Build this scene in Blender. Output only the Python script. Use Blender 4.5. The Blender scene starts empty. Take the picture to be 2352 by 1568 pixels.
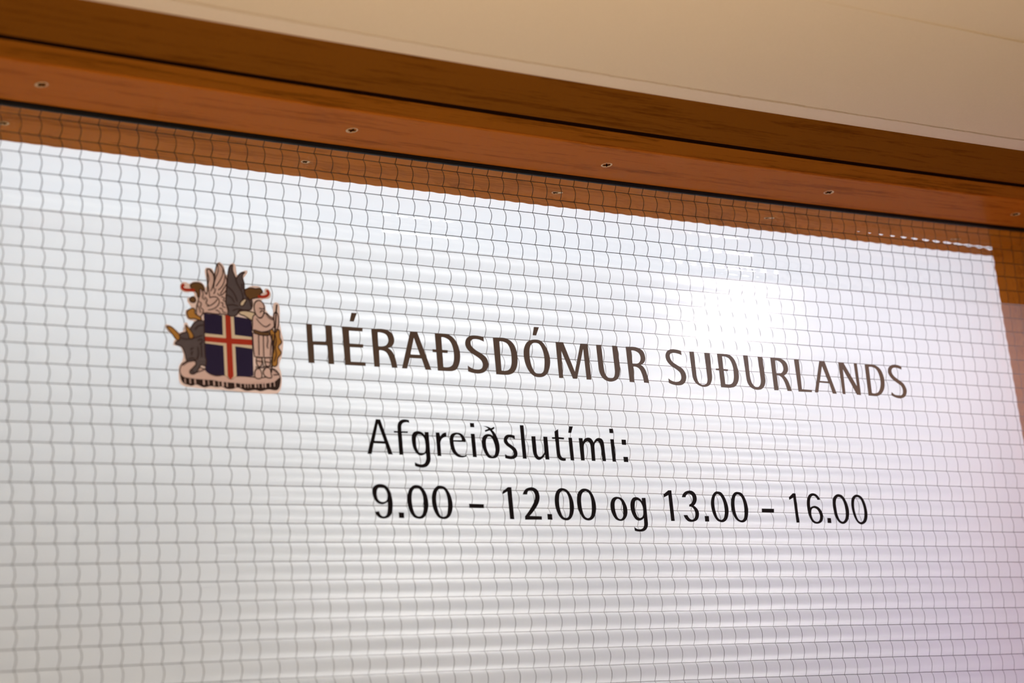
import bpy, math, random
from mathutils import Vector, Matrix
from mathutils.geometry import tessellate_polygon

scene = bpy.context.scene
col = scene.collection

# ------------------------------------------------------------------ camera, world, lights, exposure
U = 0.0127                      # pitch of the wire mesh in the glass, metres
ZTOP = 2.35                     # height of the wooden head above the glass
Z0 = ZTOP - 2.5 * U             # height of wire row 0
ROWK = 0.95094                  # rows are a little closer together than columns
CAM_R = [[0.8315657, 0.0961548, -0.5470399], [0.059417, 0.9638491, 0.2597395], [0.5522391, -0.2484939, 0.7957906]]
CAM_C = [-31.00406, 34.62583, -86.05345]
F_PX = 4510.018

def cell(p):                    # (columns, rows down, depth) in wire cells -> metres
    return Vector((p[0] * U, p[2] * U, Z0 - p[1] * U))

cd = bpy.data.cameras.new('camera')
cam = bpy.data.objects.new('camera', cd)
col.objects.link(cam)
rx, ry, rz = [Vector((r[0], r[2], -r[1])) for r in CAM_R]       # right, down, forward in world axes
m = Matrix(((rx.x, -ry.x, -rz.x), (rx.y, -ry.y, -rz.y), (rx.z, -ry.z, -rz.z))).to_4x4()
m.translation = cell(CAM_C)
cam.matrix_world = m
cd.sensor_width = 36.0
cd.lens = F_PX / 2352 * 36.0
cd.clip_start = 0.02
cd.dof.use_dof = True
cd.dof.focus_distance = 1.43
cd.dof.aperture_fstop = 6.0
scene.camera = cam

scene.view_settings.view_transform = 'Standard'
scene.view_settings.look = 'None'
scene.view_settings.gamma = 1.0
scene.view_settings.exposure = 0.0
scene.view_settings.use_curve_mapping = False

world = bpy.data.worlds.new('world')
scene.world = world
world.use_nodes = True
world.node_tree.nodes['Background'].inputs[0].default_value = (0.9, 0.8, 0.7, 1)
world.node_tree.nodes['Background'].inputs[1].default_value = 0.05

def area(name, loc, target, size, size_y, power, color):
    l = bpy.data.lights.new(name, 'AREA')
    l.shape = 'RECTANGLE'; l.size = size; l.size_y = size_y
    l.energy = power; l.color = color
    o = bpy.data.objects.new(name, l); col.objects.link(o)
    o.location = loc
    o.rotation_euler = (Vector(target) - Vector(loc)).to_track_quat('-Z', 'Y').to_euler()
    return o

# unseen lights added in the room behind the blind
area('office_backlight', (0.43, 0.34, 2.36), (0.43, 0.07, 2.27), 1.15, 0.12, 4.9, (0.86, 0.93, 1.0))  # added backlight, shaped for the blind's brightness and falloff
area('office_fill', (0.05, 0.70, 2.15), (0.25, 0.07, 2.15), 0.8, 0.4, 0.9, (0.90, 1.0, 0.97))
area('office_pink_fill', (1.05, 0.40, 2.22), (0.80, 0.07, 2.15), 0.25, 0.25, 0.8, (1.0, 0.66, 0.80))  # added to tint the right of the blind pink
area('office_violet_fill', (1.05, 0.30, 1.78), (0.90, 0.07, 1.90), 0.2, 0.2, 0.35, (0.62, 0.35, 1.0))  # added to tint the blind's lower right violet
# unseen lights added in the hall in front of the window
area('hall_fill', (0.05, -0.62, 1.78), (0.20, -0.20, 2.35), 0.25, 0.2, 3.2, (1.0, 0.79, 0.56))  # no fixture; added to warm the ceiling and wood
v = area('hall_violet_fill', (1.05, -0.45, 1.60), (0.83, 0.0, 1.90), 0.15, 0.15, 0.25, (0.75, 0.25, 1.0))  # no fixture; added to tint the film's lower right
v.data.spread = math.radians(75)

# ------------------------------------------------------------------ helpers
def tag(o, label=None, cat=None, group=None, kind=None):
    if label: o['label'] = label
    if cat: o['category'] = cat
    if group: o['group'] = group
    if kind: o['kind'] = kind
    return o

def empty(name, loc=(0, 0, 0)):
    o = bpy.data.objects.new(name, None); col.objects.link(o)
    o.location = loc; o.empty_display_size = 0.05
    return o

def mesh(name, verts, faces, mats, parent=None, smooth=False, fm=None):
    me = bpy.data.meshes.new(name)
    me.from_pydata(verts, [], faces)
    for mt in (mats if isinstance(mats, (list, tuple)) else [mats]): me.materials.append(mt)
    if fm: me.polygons.foreach_set('material_index', fm)
    if smooth: me.polygons.foreach_set('use_smooth', [True] * len(me.polygons))
    me.update()
    o = bpy.data.objects.new(name, me); col.objects.link(o)
    if parent:
        o.parent = parent
        o.matrix_parent_inverse = Matrix.Translation(-parent.location)
    return o

def sag(x):                     # the old head timbers dip a few millimetres to the right
    u = max(-14.0, min(76.0, x / U))
    v = -2.2067648e-04 * u * u + 1.08853556e-02 * u - 2.5923
    return -(v + 2.5) * U

def bar_x(name, prof, x0, x1, mat, parent=None, n=48, sagging=True):
    """closed (y, z) profile run along x; z is metres above ZTOP"""
    V = []; F = []; k = len(prof)
    for i in range(n + 1):
        x = x0 + (x1 - x0) * i / n
        s = sag(x) if sagging else 0.0
        V += [(x, y, ZTOP + z + s) for y, z in prof]
    for i in range(n):
        for j in range(k):
            a = i * k + j; b = i * k + (j + 1) % k
            F.append((a, b, b + k, a + k))
    F.append(tuple(range(k))[::-1]); F.append(tuple(n * k + j for j in range(k)))
    return mesh(name, V, F, mat, parent)

def bar_z(name, prof, z0, z1, mat, parent=None):
    """closed (x, y) profile run along z"""
    k = len(prof); V = []
    for z in (z0, z1): V += [(x, y, z) for x, y in prof]
    F = [(j, (j + 1) % k, (j + 1) % k + k, j + k) for j in range(k)]
    F.append(tuple(range(k))[::-1]); F.append(tuple(k + j for j in range(k)))
    return mesh(name, V, F, mat, parent)

def box(name, a, b, mat, parent=None):
    return bar_z(name, [(a[0], a[1]), (b[0], a[1]), (b[0], b[1]), (a[0], b[1])], a[2], b[2], mat, parent)

# ------------------------------------------------------------------ materials
def new_mat(name):
    mt = bpy.data.materials.new(name); mt.use_nodes = True
    nt = mt.node_tree; nt.nodes.clear()
    out = nt.nodes.new('ShaderNodeOutputMaterial')
    return mt, nt, out

def N(nt, kind, **kw):
    n = nt.nodes.new(kind)
    for k, v in kw.items():
        if k.startswith('i_'): n.inputs[k[2:].replace('_', ' ')].default_value = v
        else: setattr(n, k, v)
    return n

def plain(name, rgb, rough=0.6, metal=0.0, noise=0.0, nscale=60.0, bump=0.0, spec=0.5):
    mt, nt, out = new_mat(name)
    p = N(nt, 'ShaderNodeBsdfPrincipled', i_Roughness=rough, i_Metallic=metal)
    p.inputs['Specular IOR Level'].default_value = spec
    nt.links.new(p.outputs[0], out.inputs[0])
    tc = N(nt, 'ShaderNodeTexCoord')
    nz = N(nt, 'ShaderNodeTexNoise', i_Scale=nscale, i_Detail=5.0)
    nt.links.new(tc.outputs['Object'], nz.inputs['Vector'])
    mx = N(nt, 'ShaderNodeMix', data_type='RGBA')
    mx.inputs['A'].default_value = (*[c * (1 - noise) for c in rgb], 1)
    mx.inputs['B'].default_value = (*[min(1, c * (1 + noise)) for c in rgb], 1)
    nt.links.new(nz.outputs['Fac'], mx.inputs['Factor'])
    nt.links.new(mx.outputs['Result'], p.inputs['Base Color'])
    if bump:
        b = N(nt, 'ShaderNodeBump', i_Strength=bump, i_Distance=0.0005)
        nt.links.new(nz.outputs['Fac'], b.inputs['Height'])
        nt.links.new(b.outputs[0], p.inputs['Normal'])
    return mt

def wood(name, dark, mid, light, axis='x', rough=0.42, coat=0.0, spec=0.0):
    mt, nt, out = new_mat(name)
    p = N(nt, 'ShaderNodeBsdfPrincipled', i_Roughness=rough)
    p.inputs['Coat Weight'].default_value = coat
    p.inputs['Coat Roughness'].default_value = 0.28
    p.inputs['Specular IOR Level'].default_value = spec
    nt.links.new(p.outputs[0], out.inputs[0])
    tc = N(nt, 'ShaderNodeTexCoord')
    mp = N(nt, 'ShaderNodeMapping')
    mp.inputs['Scale'].default_value = (14, 190, 190) if axis == 'x' else (190, 190, 14)
    nt.links.new(tc.outputs['Object'], mp.inputs['Vector'])
    n1 = N(nt, 'ShaderNodeTexNoise', i_Scale=1.0, i_Detail=7.0, i_Roughness=0.62, i_Distortion=0.6)
    nt.links.new(mp.outputs[0], n1.inputs['Vector'])
    mp2 = N(nt, 'ShaderNodeMapping')
    mp2.inputs['Scale'].default_value = (110, 1500, 1500) if axis == 'x' else (1500, 1500, 110)
    nt.links.new(tc.outputs['Object'], mp2.inputs['Vector'])
    n2 = N(nt, 'ShaderNodeTexNoise', i_Scale=1.0, i_Detail=3.0)
    nt.links.new(mp2.outputs[0], n2.inputs['Vector'])
    mp3 = N(nt, 'ShaderNodeMapping')
    mp3.inputs['Scale'].default_value = (3.5, 30, 30) if axis == 'x' else (30, 30, 3.5)
    nt.links.new(tc.outputs['Object'], mp3.inputs['Vector'])
    n3 = N(nt, 'ShaderNodeTexNoise', i_Scale=1.0, i_Detail=4.0, i_Distortion=1.5)
    nt.links.new(mp3.outputs[0], n3.inputs['Vector'])
    ad = N(nt, 'ShaderNodeMath', operation='MULTIPLY_ADD'); ad.inputs[1].default_value = 0.45
    nt.links.new(n2.outputs['Fac'], ad.inputs[0])
    nt.links.new(n1.outputs['Fac'], ad.inputs[2])
    ad2 = N(nt, 'ShaderNodeMath', operation='MULTIPLY_ADD'); ad2.inputs[1].default_value = 0.6
    nt.links.new(n3.outputs['Fac'], ad2.inputs[0]); nt.links.new(ad.outputs[0], ad2.inputs[2])
    cr = N(nt, 'ShaderNodeValToRGB')
    e = cr.color_ramp.elements
    e[0].position = 0.72; e[0].color = (*dark, 1)
    e[1].position = 1.0; e[1].color = (*light, 1)
    k = cr.color_ramp.elements.new(0.90); k.color = (*mid, 1)
    nt.links.new(ad2.outputs[0], cr.inputs[0])
    nt.links.new(cr.outputs[0], p.inputs['Base Color'])
    b = N(nt, 'ShaderNodeBump', i_Strength=0.15, i_Distance=0.0003)
    nt.links.new(ad.outputs[0], b.inputs['Height']); nt.links.new(b.outputs[0], p.inputs['Normal'])
    return mt

FILM_TOP = Z0 - 2.98 * U * ROWK
def glass_mat():
    """rolled wired glass: each cell of the mesh is a very shallow pillow, built as an analytic surface normal"""
    mt, nt, out = new_mat('wired_glass')
    tc = N(nt, 'ShaderNodeTexCoord')
    sx = N(nt, 'ShaderNodeSeparateXYZ'); nt.links.new(tc.outputs['Object'], sx.inputs[0])
    wn = N(nt, 'ShaderNodeTexNoise', i_Scale=45.0, i_Detail=2.0); nt.links.new(tc.outputs['Object'], wn.inputs['Vector'])
    def ramp(src, a0, a1):              # 0 below a0, 1 above a1, smooth between
        mr = N(nt, 'ShaderNodeMapRange', interpolation_type='SMOOTHSTEP')
        mr.inputs['From Min'].default_value = a0; mr.inputs['From Max'].default_value = a1
        nt.links.new(src, mr.inputs['Value']); return mr.outputs['Result']
    def mth(op, a, b):
        q = N(nt, 'ShaderNodeMath', operation=op)
        for i, v in enumerate((a, b)):
            if isinstance(v, (int, float)): q.inputs[i].default_value = v
            else: nt.links.new(v, q.inputs[i])
        return q.outputs[0]
    def patch(x0, x1, r0, r1):          # an area of stronger ridges, added to catch lamp glints and tooth the edge
        e = 0.02; X_, Z_ = sx.outputs['X'], sx.outputs['Z']
        zt, zb = Z0 - r0 * U * ROWK, Z0 - r1 * U * ROWK
        a = mth('MULTIPLY', ramp(X_, x0 - e, x0 + e), mth('SUBTRACT', 1.0, ramp(X_, x1 - e, x1 + e)))
        b = mth('MULTIPLY', ramp(Z_, zb - 0.004, zb), mth('SUBTRACT', 1.0, ramp(Z_, zt, zt + 0.004)))
        return mth('MULTIPLY', a, b)
    def wave(src, freq, phase, amp, ridge=None):
        a = N(nt, 'ShaderNodeMath', operation='MULTIPLY_ADD'); a.inputs[1].default_value = freq; a.inputs[2].default_value = phase
        nt.links.new(src, a.inputs[0])
        s = N(nt, 'ShaderNodeMath', operation='SINE'); nt.links.new(a.outputs[0], s.inputs[0])
        g = N(nt, 'ShaderNodeMath', operation='MULTIPLY'); g.inputs[1].default_value = amp
        nt.links.new(s.outputs[0], g.inputs[0])
        if ridge is not None:                       # steeper little ridges, only inside the added patches
            p2 = N(nt, 'ShaderNodeMath', operation='MULTIPLY'); nt.links.new(s.outputs[0], p2.inputs[0]); nt.links.new(s.outputs[0], p2.inputs[1])
            p4 = N(nt, 'ShaderNodeMath', operation='MULTIPLY'); nt.links.new(p2.outputs[0], p4.inputs[0]); nt.links.new(p2.outputs[0], p4.inputs[1])
            p5 = N(nt, 'ShaderNodeMath', operation='MULTIPLY'); nt.links.new(p4.outputs[0], p5.inputs[0]); nt.links.new(s.outputs[0], p5.inputs[1])
            pr = N(nt, 'ShaderNodeMath', operation='MULTIPLY_ADD'); nt.links.new(ridge, pr.inputs[1])
            nt.links.new(p5.outputs[0], pr.inputs[0]); nt.links.new(g.outputs[0], pr.inputs[2]); g = pr
        w = N(nt, 'ShaderNodeMath', operation='MULTIPLY_ADD'); w.inputs[1].default_value = 0.02
        nt.links.new(wn.outputs['Fac'], w.inputs[0]); nt.links.new(g.outputs[0], w.inputs[2])
        o = N(nt, 'ShaderNodeMath', operation='SUBTRACT'); o.inputs[1].default_value = 0.01
        nt.links.new(w.outputs[0], o.inputs[0])
        return o.outputs[0]
    fx = 2 * math.pi / U
    fz = 2 * math.pi / (U * ROWK)
    wx = wave(sx.outputs['X'], fx, 0.0, 0.038)
    along = mth('MULTIPLY_ADD', mth('SINE', mth('MULTIPLY', sx.outputs['X'], fx), 0.0), 0.15)
    along.node.inputs[2].default_value = 0.85
    spots = mth('ADD', mth('ADD', patch(0.25, 0.34, 0.6, 3.1), patch(0.50, 0.60, 0.2, 3.1)), mth('MULTIPLY', patch(0.66, 1.1, -2.0, 0.4), 0.62))
    ridge = mth('MULTIPLY', mth('MULTIPLY', spots, along), 0.094)
    wz = wave(sx.outputs['Z'], fz, -fz * Z0, 0.045, ridge)
    cf = N(nt, 'ShaderNodeCombineXYZ'); nt.links.new(wx, cf.inputs[0]); nt.links.new(wz, cf.inputs[2])
    ff = N(nt, 'ShaderNodeMath', operation='LESS_THAN'); ff.inputs[1].default_value = 0.0   # only the front face is rolled
    nt.links.new(sx.outputs['Y'], ff.inputs[0])
    cb = N(nt, 'ShaderNodeVectorMath', operation='SCALE'); nt.links.new(cf.outputs[0], cb.inputs[0]); nt.links.new(ff.outputs[0], cb.inputs['Scale'])
    ge = N(nt, 'ShaderNodeNewGeometry')
    va = N(nt, 'ShaderNodeVectorMath', operation='ADD')
    nt.links.new(ge.outputs['Normal'], va.inputs[0]); nt.links.new(cb.outputs[0], va.inputs[1])
    vn = N(nt, 'ShaderNodeVectorMath', operation='NORMALIZE'); nt.links.new(va.outputs[0], vn.inputs[0])
    g = N(nt, 'ShaderNodeBsdfGlass', i_Roughness=0.0, i_IOR=1.5)
    g.inputs['Color'].default_value = (0.985, 0.995, 0.99, 1)
    nt.links.new(vn.outputs[0], g.inputs['Normal'])
    # where the film is glued on, it is optically joined to the pane and the bare surface no longer mirrors
    rf = N(nt, 'ShaderNodeBsdfRefraction', i_Roughness=0.0, i_IOR=1.5)
    rf.inputs['Color'].default_value = (0.985, 0.995, 0.99, 1)
    nt.links.new(vn.outputs[0], rf.inputs['Normal'])
    lt = N(nt, 'ShaderNodeMath', operation='LESS_THAN'); lt.inputs[1].default_value = FILM_TOP
    nt.links.new(sx.outputs['Z'], lt.inputs[0])
    mx = N(nt, 'ShaderNodeMixShader')
    nt.links.new(lt.outputs[0], mx.inputs[0]); nt.links.new(g.outputs[0], mx.inputs[1]); nt.links.new(rf.outputs[0], mx.inputs[2])
    nt.links.new(mx.outputs[0], out.inputs[0])
    return mt

def film_mat():
    """thin frosted film: mostly see-through, with a little white scatter and a soft sheen"""
    mt, nt, out = new_mat('frosted_film')
    tr = N(nt, 'ShaderNodeBsdfTransparent')
    df = N(nt, 'ShaderNodeBsdfDiffuse'); df.inputs['Color'].default_value = (0.82, 0.86, 0.95, 1)
    tl = N(nt, 'ShaderNodeBsdfTranslucent'); tl.inputs['Color'].default_value = (0.95, 0.95, 0.98, 1)
    gl = N(nt, 'ShaderNodeBsdfGlossy', i_Roughness=0.25); gl.inputs['Color'].default_value = (1, 1, 1, 1)
    # the film follows the shallow relief of the rolled glass, one swell per row of wire
    tc = N(nt, 'ShaderNodeTexCoord'); sx = N(nt, 'ShaderNodeSeparateXYZ'); nt.links.new(tc.outputs['Object'], sx.inputs[0])
    fz = 2 * math.pi / (U * ROWK)
    a = N(nt, 'ShaderNodeMath', operation='MULTIPLY_ADD'); a.inputs[1].default_value = fz; a.inputs[2].default_value = -fz * Z0 + 0.9
    nt.links.new(sx.outputs['Z'], a.inputs[0])
    sn = N(nt, 'ShaderNodeMath', operation='SINE'); nt.links.new(a.outputs[0], sn.inputs[0])
    sm = N(nt, 'ShaderNodeMath', operation='MULTIPLY'); sm.inputs[1].default_value = 0.22; nt.links.new(sn.outputs[0], sm.inputs[0])
    cb = N(nt, 'ShaderNodeCombineXYZ'); nt.links.new(sm.outputs[0], cb.inputs[2])
    ge = N(nt, 'ShaderNodeNewGeometry')
    va = N(nt, 'ShaderNodeVectorMath', operation='ADD'); nt.links.new(ge.outputs['Normal'], va.inputs[0]); nt.links.new(cb.outputs[0], va.inputs[1])
    vn = N(nt, 'ShaderNodeVectorMath', operation='NORMALIZE'); nt.links.new(va.outputs[0], vn.inputs[0])
    nt.links.new(vn.outputs[0], df.inputs['Normal'])
    lw = N(nt, 'ShaderNodeVectorMath', operation='SCALE'); lw.inputs['Scale'].default_value = 0.33; nt.links.new(cb.outputs[0], lw.inputs[0])
    va2 = N(nt, 'ShaderNodeVectorMath', operation='ADD'); nt.links.new(ge.outputs['Normal'], va2.inputs[0]); nt.links.new(lw.outputs[0], va2.inputs[1])
    vn2 = N(nt, 'ShaderNodeVectorMath', operation='NORMALIZE'); nt.links.new(va2.outputs[0], vn2.inputs[0])
    nt.links.new(vn2.outputs[0], gl.inputs['Normal'])
    m1 = N(nt, 'ShaderNodeMixShader'); m1.inputs[0].default_value = 0.45
    nt.links.new(df.outputs[0], m1.inputs[1]); nt.links.new(tl.outputs[0], m1.inputs[2])
    m2 = N(nt, 'ShaderNodeMixShader'); m2.inputs[0].default_value = 0.19
    nt.links.new(tr.outputs[0], m2.inputs[1]); nt.links.new(m1.outputs[0], m2.inputs[2])
    m3 = N(nt, 'ShaderNodeMixShader'); m3.inputs[0].default_value = 0.06
    nt.links.new(m2.outputs[0], m3.inputs[1]); nt.links.new(gl.outputs[0], m3.inputs[2])
    nt.links.new(m3.outputs[0], out.inputs[0])
    return mt

def blind_mat():
    mt, nt, out = new_mat('white_blind_fabric')
    df = N(nt, 'ShaderNodeBsdfDiffuse'); df.inputs['Color'].default_value = (0.85, 0.85, 0.86, 1)
    tl = N(nt, 'ShaderNodeBsdfTranslucent'); tl.inputs['Color'].default_value = (0.85, 0.85, 0.87, 1)
    m1 = N(nt, 'ShaderNodeMixShader'); m1.inputs[0].default_value = 0.45
    nt.links.new(df.outputs[0], m1.inputs[1]); nt.links.new(tl.outputs[0], m1.inputs[2])
    nt.links.new(m1.outputs[0], out.inputs[0])
    return mt

def emit_mat(name, rgb, s):
    mt, nt, out = new_mat(name)
    e = N(nt, 'ShaderNodeEmission'); e.inputs[0].default_value = (*rgb, 1); e.inputs[1].default_value = s
    nt.links.new(e.outputs[0], out.inputs[0])
    return mt

WOOD = wood('reddish_wood', (0.22, 0.055, 0.004), (0.34, 0.094, 0.007), (0.44, 0.130, 0.012), 'x', 0.42, 0.12)
WOOD_D = wood('brown_wood', (0.10, 0.030, 0.002), (0.16, 0.050, 0.004), (0.21, 0.070, 0.007), 'x', 0.6)
WOOD_M = wood('mid_brown_wood', (0.12, 0.035, 0.003), (0.23, 0.070, 0.005), (0.31, 0.098, 0.009), 'x', 0.5)
WOOD_V = wood('upright_wood', (0.22, 0.055, 0.004), (0.34, 0.094, 0.007), (0.44, 0.130, 0.012), 'z', 0.42, 0.03)
RUBBER = plain('black_rubber', (0.006, 0.004, 0.003), 0.6, spec=0.1)
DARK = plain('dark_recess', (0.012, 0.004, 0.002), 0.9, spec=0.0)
CREAM = plain('cream_ceiling_paint', (0.78, 0.64, 0.46), 0.75, noise=0.04, nscale=700, bump=0.25, spec=0.2)
CREAM2 = plain('cream_filler_strip', (0.80, 0.66, 0.50), 0.7, noise=0.03, nscale=400, bump=0.15, spec=0.2)
WALL = plain('cream_wall_paint', (0.62, 0.55, 0.47), 0.85, noise=0.04)
FLOOR = plain('grey_floor', (0.25, 0.22, 0.20), 0.5, noise=0.1)
STEEL = plain('wire_steel', (0.05, 0.047, 0.052), 0.4, metal=0.6)
SCREW = plain('dull_brass', (0.62, 0.42, 0.19), 0.4, metal=0.3, noise=0.2, nscale=900)
INK = plain('black_vinyl', (0.004, 0.002, 0.002), 0.6, spec=0.06)
BROWN_V = plain('hazed_brown_vinyl', (0.068, 0.038, 0.020), 0.5, spec=0.3)  # brown tone holds the reflection haze over the title
GLASS = glass_mat(); FILM = film_mat(); BLIND = blind_mat()
CM = {k: plain('print_' + k, v, 0.6, spec=0.25) for k, v in {
    'halo': (0.84, 0.72, 0.72), 'pink': (0.66, 0.50, 0.48), 'black': (0.022, 0.008, 0.005), 'navy': (0.010, 0.004, 0.040),
    'cream': (0.66, 0.58, 0.44), 'red': (0.38, 0.025, 0.005), 'grey': (0.088, 0.072, 0.082), 'gold': (0.42, 0.21, 0.04),
    'brown': (0.13, 0.065, 0.018), 'dark': (0.035, 0.014, 0.012)}.items()}

# ------------------------------------------------------------------ plan of the window (metres)
XL, XR = -14 * U, 74.3 * U           # inner faces of the jambs
ZB = Z0 - 42 * U                     # top of the sill
GF, GB = -0.00175, 0.00425           # front and back faces of the glass
BEAD = 0.063                         # depth of the glazing beads
GR0, GR1 = -0.0860, -0.0925          # shadow gap in the lining
FRONT = -0.1517                      # front edge of the wooden lining
H = 0.030

# ------------------------------------------------------------------ room shell
def jag(x, s):
    random.seed(int(x * 997) + s)
    return random.uniform(-1, 1)
def strip_between(name, y_near, y_far_fn, z, mat, x0, x1, n, parent=None, thick=0.012):
    V = []; F = []
    for i in range(n + 1):
        x = x0 + (x1 - x0) * i / n
        s = sag(x)
        yf = y_far_fn(x)
        V += [(x, y_near, ZTOP + z + s), (x, yf, ZTOP + z + s), (x, yf, ZTOP + z + s + thick), (x, y_near, ZTOP + z + s + thick)]
    for i in range(n):
        a = 4 * i
        for j in range(4):
            b = a + (j + 1) % 4
            F.append((a + j, b, b + 4, a + j + 4))
    F.append((3, 2, 1, 0)); k = 4 * n; F.append((k, k + 1, k + 2, k + 3))
    return mesh(name, V, F, mat, parent)
CRK = -0.1690
rng = random.Random(5)
JN = 900
jx0, jx1 = -0.55, 1.45
jv = []; cur = 0.0
for i in range(JN + 1):
    cur = cur * 0.86 + rng.uniform(-1, 1) * 0.00022
    jv.append(cur + 0.0009 * math.sin(i * 0.021) + (0.0005 if rng.random() < 0.08 else 0.0))
def crack(x):
    t = max(0.0, min(0.9999, (x - jx0) / (jx1 - jx0))) * JN
    i = int(t); return CRK + jv[i] * (1 - t + i) + jv[i + 1] * (t - i)
def width(x): return 0.00070 + 0.00055 * (0.5 + 0.5 * math.sin(x * 23.0) * math.sin(x * 7.3 + 1))
trim = strip_between('trim_1', FRONT, lambda x: crack(x) + width(x), 0.0006, CREAM2, jx0, jx1, JN)
tag(trim, kind='structure')
ceil = strip_between('ceiling', -0.372, lambda x: crack(x) - width(x), 0.0008, CREAM, jx0, jx1, JN, thick=0.018)
tag(ceil, kind='structure')
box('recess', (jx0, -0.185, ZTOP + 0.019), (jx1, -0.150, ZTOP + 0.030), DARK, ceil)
# a faint joint between two ceiling boards
box('board_joint', (0.30, -0.3098, ZTOP + 0.0002), (0.70, -0.3086, ZTOP + 0.004), CREAM, ceil)
for a, b in ((-1.6, jx0 - 0.0002), (jx1 + 0.0002, 2.9)):
    box('bulkhead_end', (a, -0.372, ZTOP - 0.001), (b, FRONT, ZTOP + 0.017), CREAM, ceil)
box('bulkhead_face', (-1.6, -0.377, ZTOP + 0.006), (2.9, -0.372, 2.80), CREAM, ceil)
box('hall_ceiling', (-1.6, -3.0, 2.80), (2.9, -0.372, 2.83), CREAM, ceil)

tag(box('wall_front', (XR + 0.055, FRONT, 0), (2.9, FRONT + 0.15, ZTOP + 0.03), WALL), kind='structure')
tag(box('wall_left', (-1.6, FRONT, 0), (XL - 0.055, FRONT + 0.15, ZTOP + 0.03), WALL), kind='structure')
tag(box('wall_below', (XL - 0.055, FRONT, 0), (XR + 0.055, FRONT + 0.15, ZB - 0.055), WALL), kind='structure')
tag(box('floor', (-1.6, -3.0, -0.02), (2.9, FRONT, 0), FLOOR), kind='structure')
tag(box('wall_back', (-1.6, -3.05, 0), (2.9, -3.0, 2.83), WALL), kind='structure')

# ------------------------------------------------------------------ the window
win = tag(empty('window_1', (XL, 0, ZB)), kind='structure')
G = 0.0016
# lining in front of the glazing, two boards with a shadow gap between them
bar_x('lining_board', [(FRONT, 0), (GR1, 0), (GR1, 0.0004), (GR1, H), (FRONT, H)], XL - 0.05, XR + 0.05, WOOD_D, win)
bar_x('gap_shade_strip', [(GR1, 0.0003), (GR0, 0.0003), (GR0, H), (GR1, H)], XL - 0.05, XR + 0.05, DARK, win)  # dark bar closing the gap; its colour stands for the shade inside
bar_x('frame_head', [(GR0, 0), (-BEAD - 0.0001, 0), (-BEAD - 0.0001, H), (GR0, H)], XL - 0.05, XR + 0.05, WOOD_M, win, sagging=True)
bar_x('glazing_bead', [(-BEAD, -0.0006), (-BEAD + 0.0012, -0.0012), (GF - 0.0032, -0.0012), (GF - 0.0032, 0.012), (-BEAD, 0.012)], XL, XR, WOOD, win)
bar_x('glazing_bead', [(GB + 0.0032, -0.0012), (BEAD + 0.001, -0.0012), (BEAD + 0.002, 0.0004), (BEAD + 0.002, 0.012), (GB + 0.0032, 0.012)], XL, XR, WOOD, win)
bar_x('gasket', [(GF - 0.0032, -0.0020), (GF - 0.0014, -0.0032), (GF, -0.0034), (GF, 0.010), (GF - 0.0032, 0.010)], XL, XR, RUBBER, win)
bar_x('gasket', [(GB, -0.0020), (GB + 0.0018, -0.0018), (GB + 0.0032, -0.0014), (GB + 0.0032, 0.010), (GB, 0.010)], XL, XR, RUBBER, win)
for s, x in ((1, XR), (-1, XL)):
    def px(d): return x + s * d
    zt = ZTOP + (sag(XR) if s > 0 else sag(XL)) - 0.0012
    bar_z('frame_jamb', [(px(0), FRONT), (px(0.055), FRONT), (px(0.055), GR1), (px(0), GR1)], ZB - 0.05, zt, WOOD_V, win)
    bar_z('frame_jamb', [(px(0), GR0), (px(0.055), GR0), (px(0.055), -BEAD - 0.0001), (px(0), -BEAD - 0.0001)], ZB - 0.05, zt, WOOD_V, win)
    bar_z('glazing_bead', [(px(0), -BEAD), (px(0.02), -BEAD), (px(0.02), GF - 0.0032), (px(0), GF - 0.0032)], ZB, zt, WOOD_V, win)
    bar_z('glazing_bead', [(px(0), GB + 0.0032), (px(0.05), GB + 0.0032), (px(0.05), BEAD + 0.002), (px(0), BEAD + 0.002)], ZB, zt, WOOD_V, win)
    bar_z('gasket', [(px(-0.002), GF - 0.0032), (px(0.01), GF - 0.0032), (px(0.01), GF), (px(-0.002), GF)], ZB, zt, RUBBER, win)
bar_x('sill', [(FRONT - 0.01, ZB - ZTOP), (FRONT - 0.01, ZB - ZTOP - 0.05), (BEAD, ZB - ZTOP - 0.05), (BEAD, ZB - ZTOP)], XL - 0.05, XR + 0.05, WOOD_D, win, 2, False)

# glass pane, a little larger than the sight size so that its edges sit in the gaskets
ztop = ZTOP + 0.011
gp = box('glass_pane', (XL - 0.012, GF, ZB - 0.008), (XR + 0.012, GB, ztop), GLASS, win)

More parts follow.
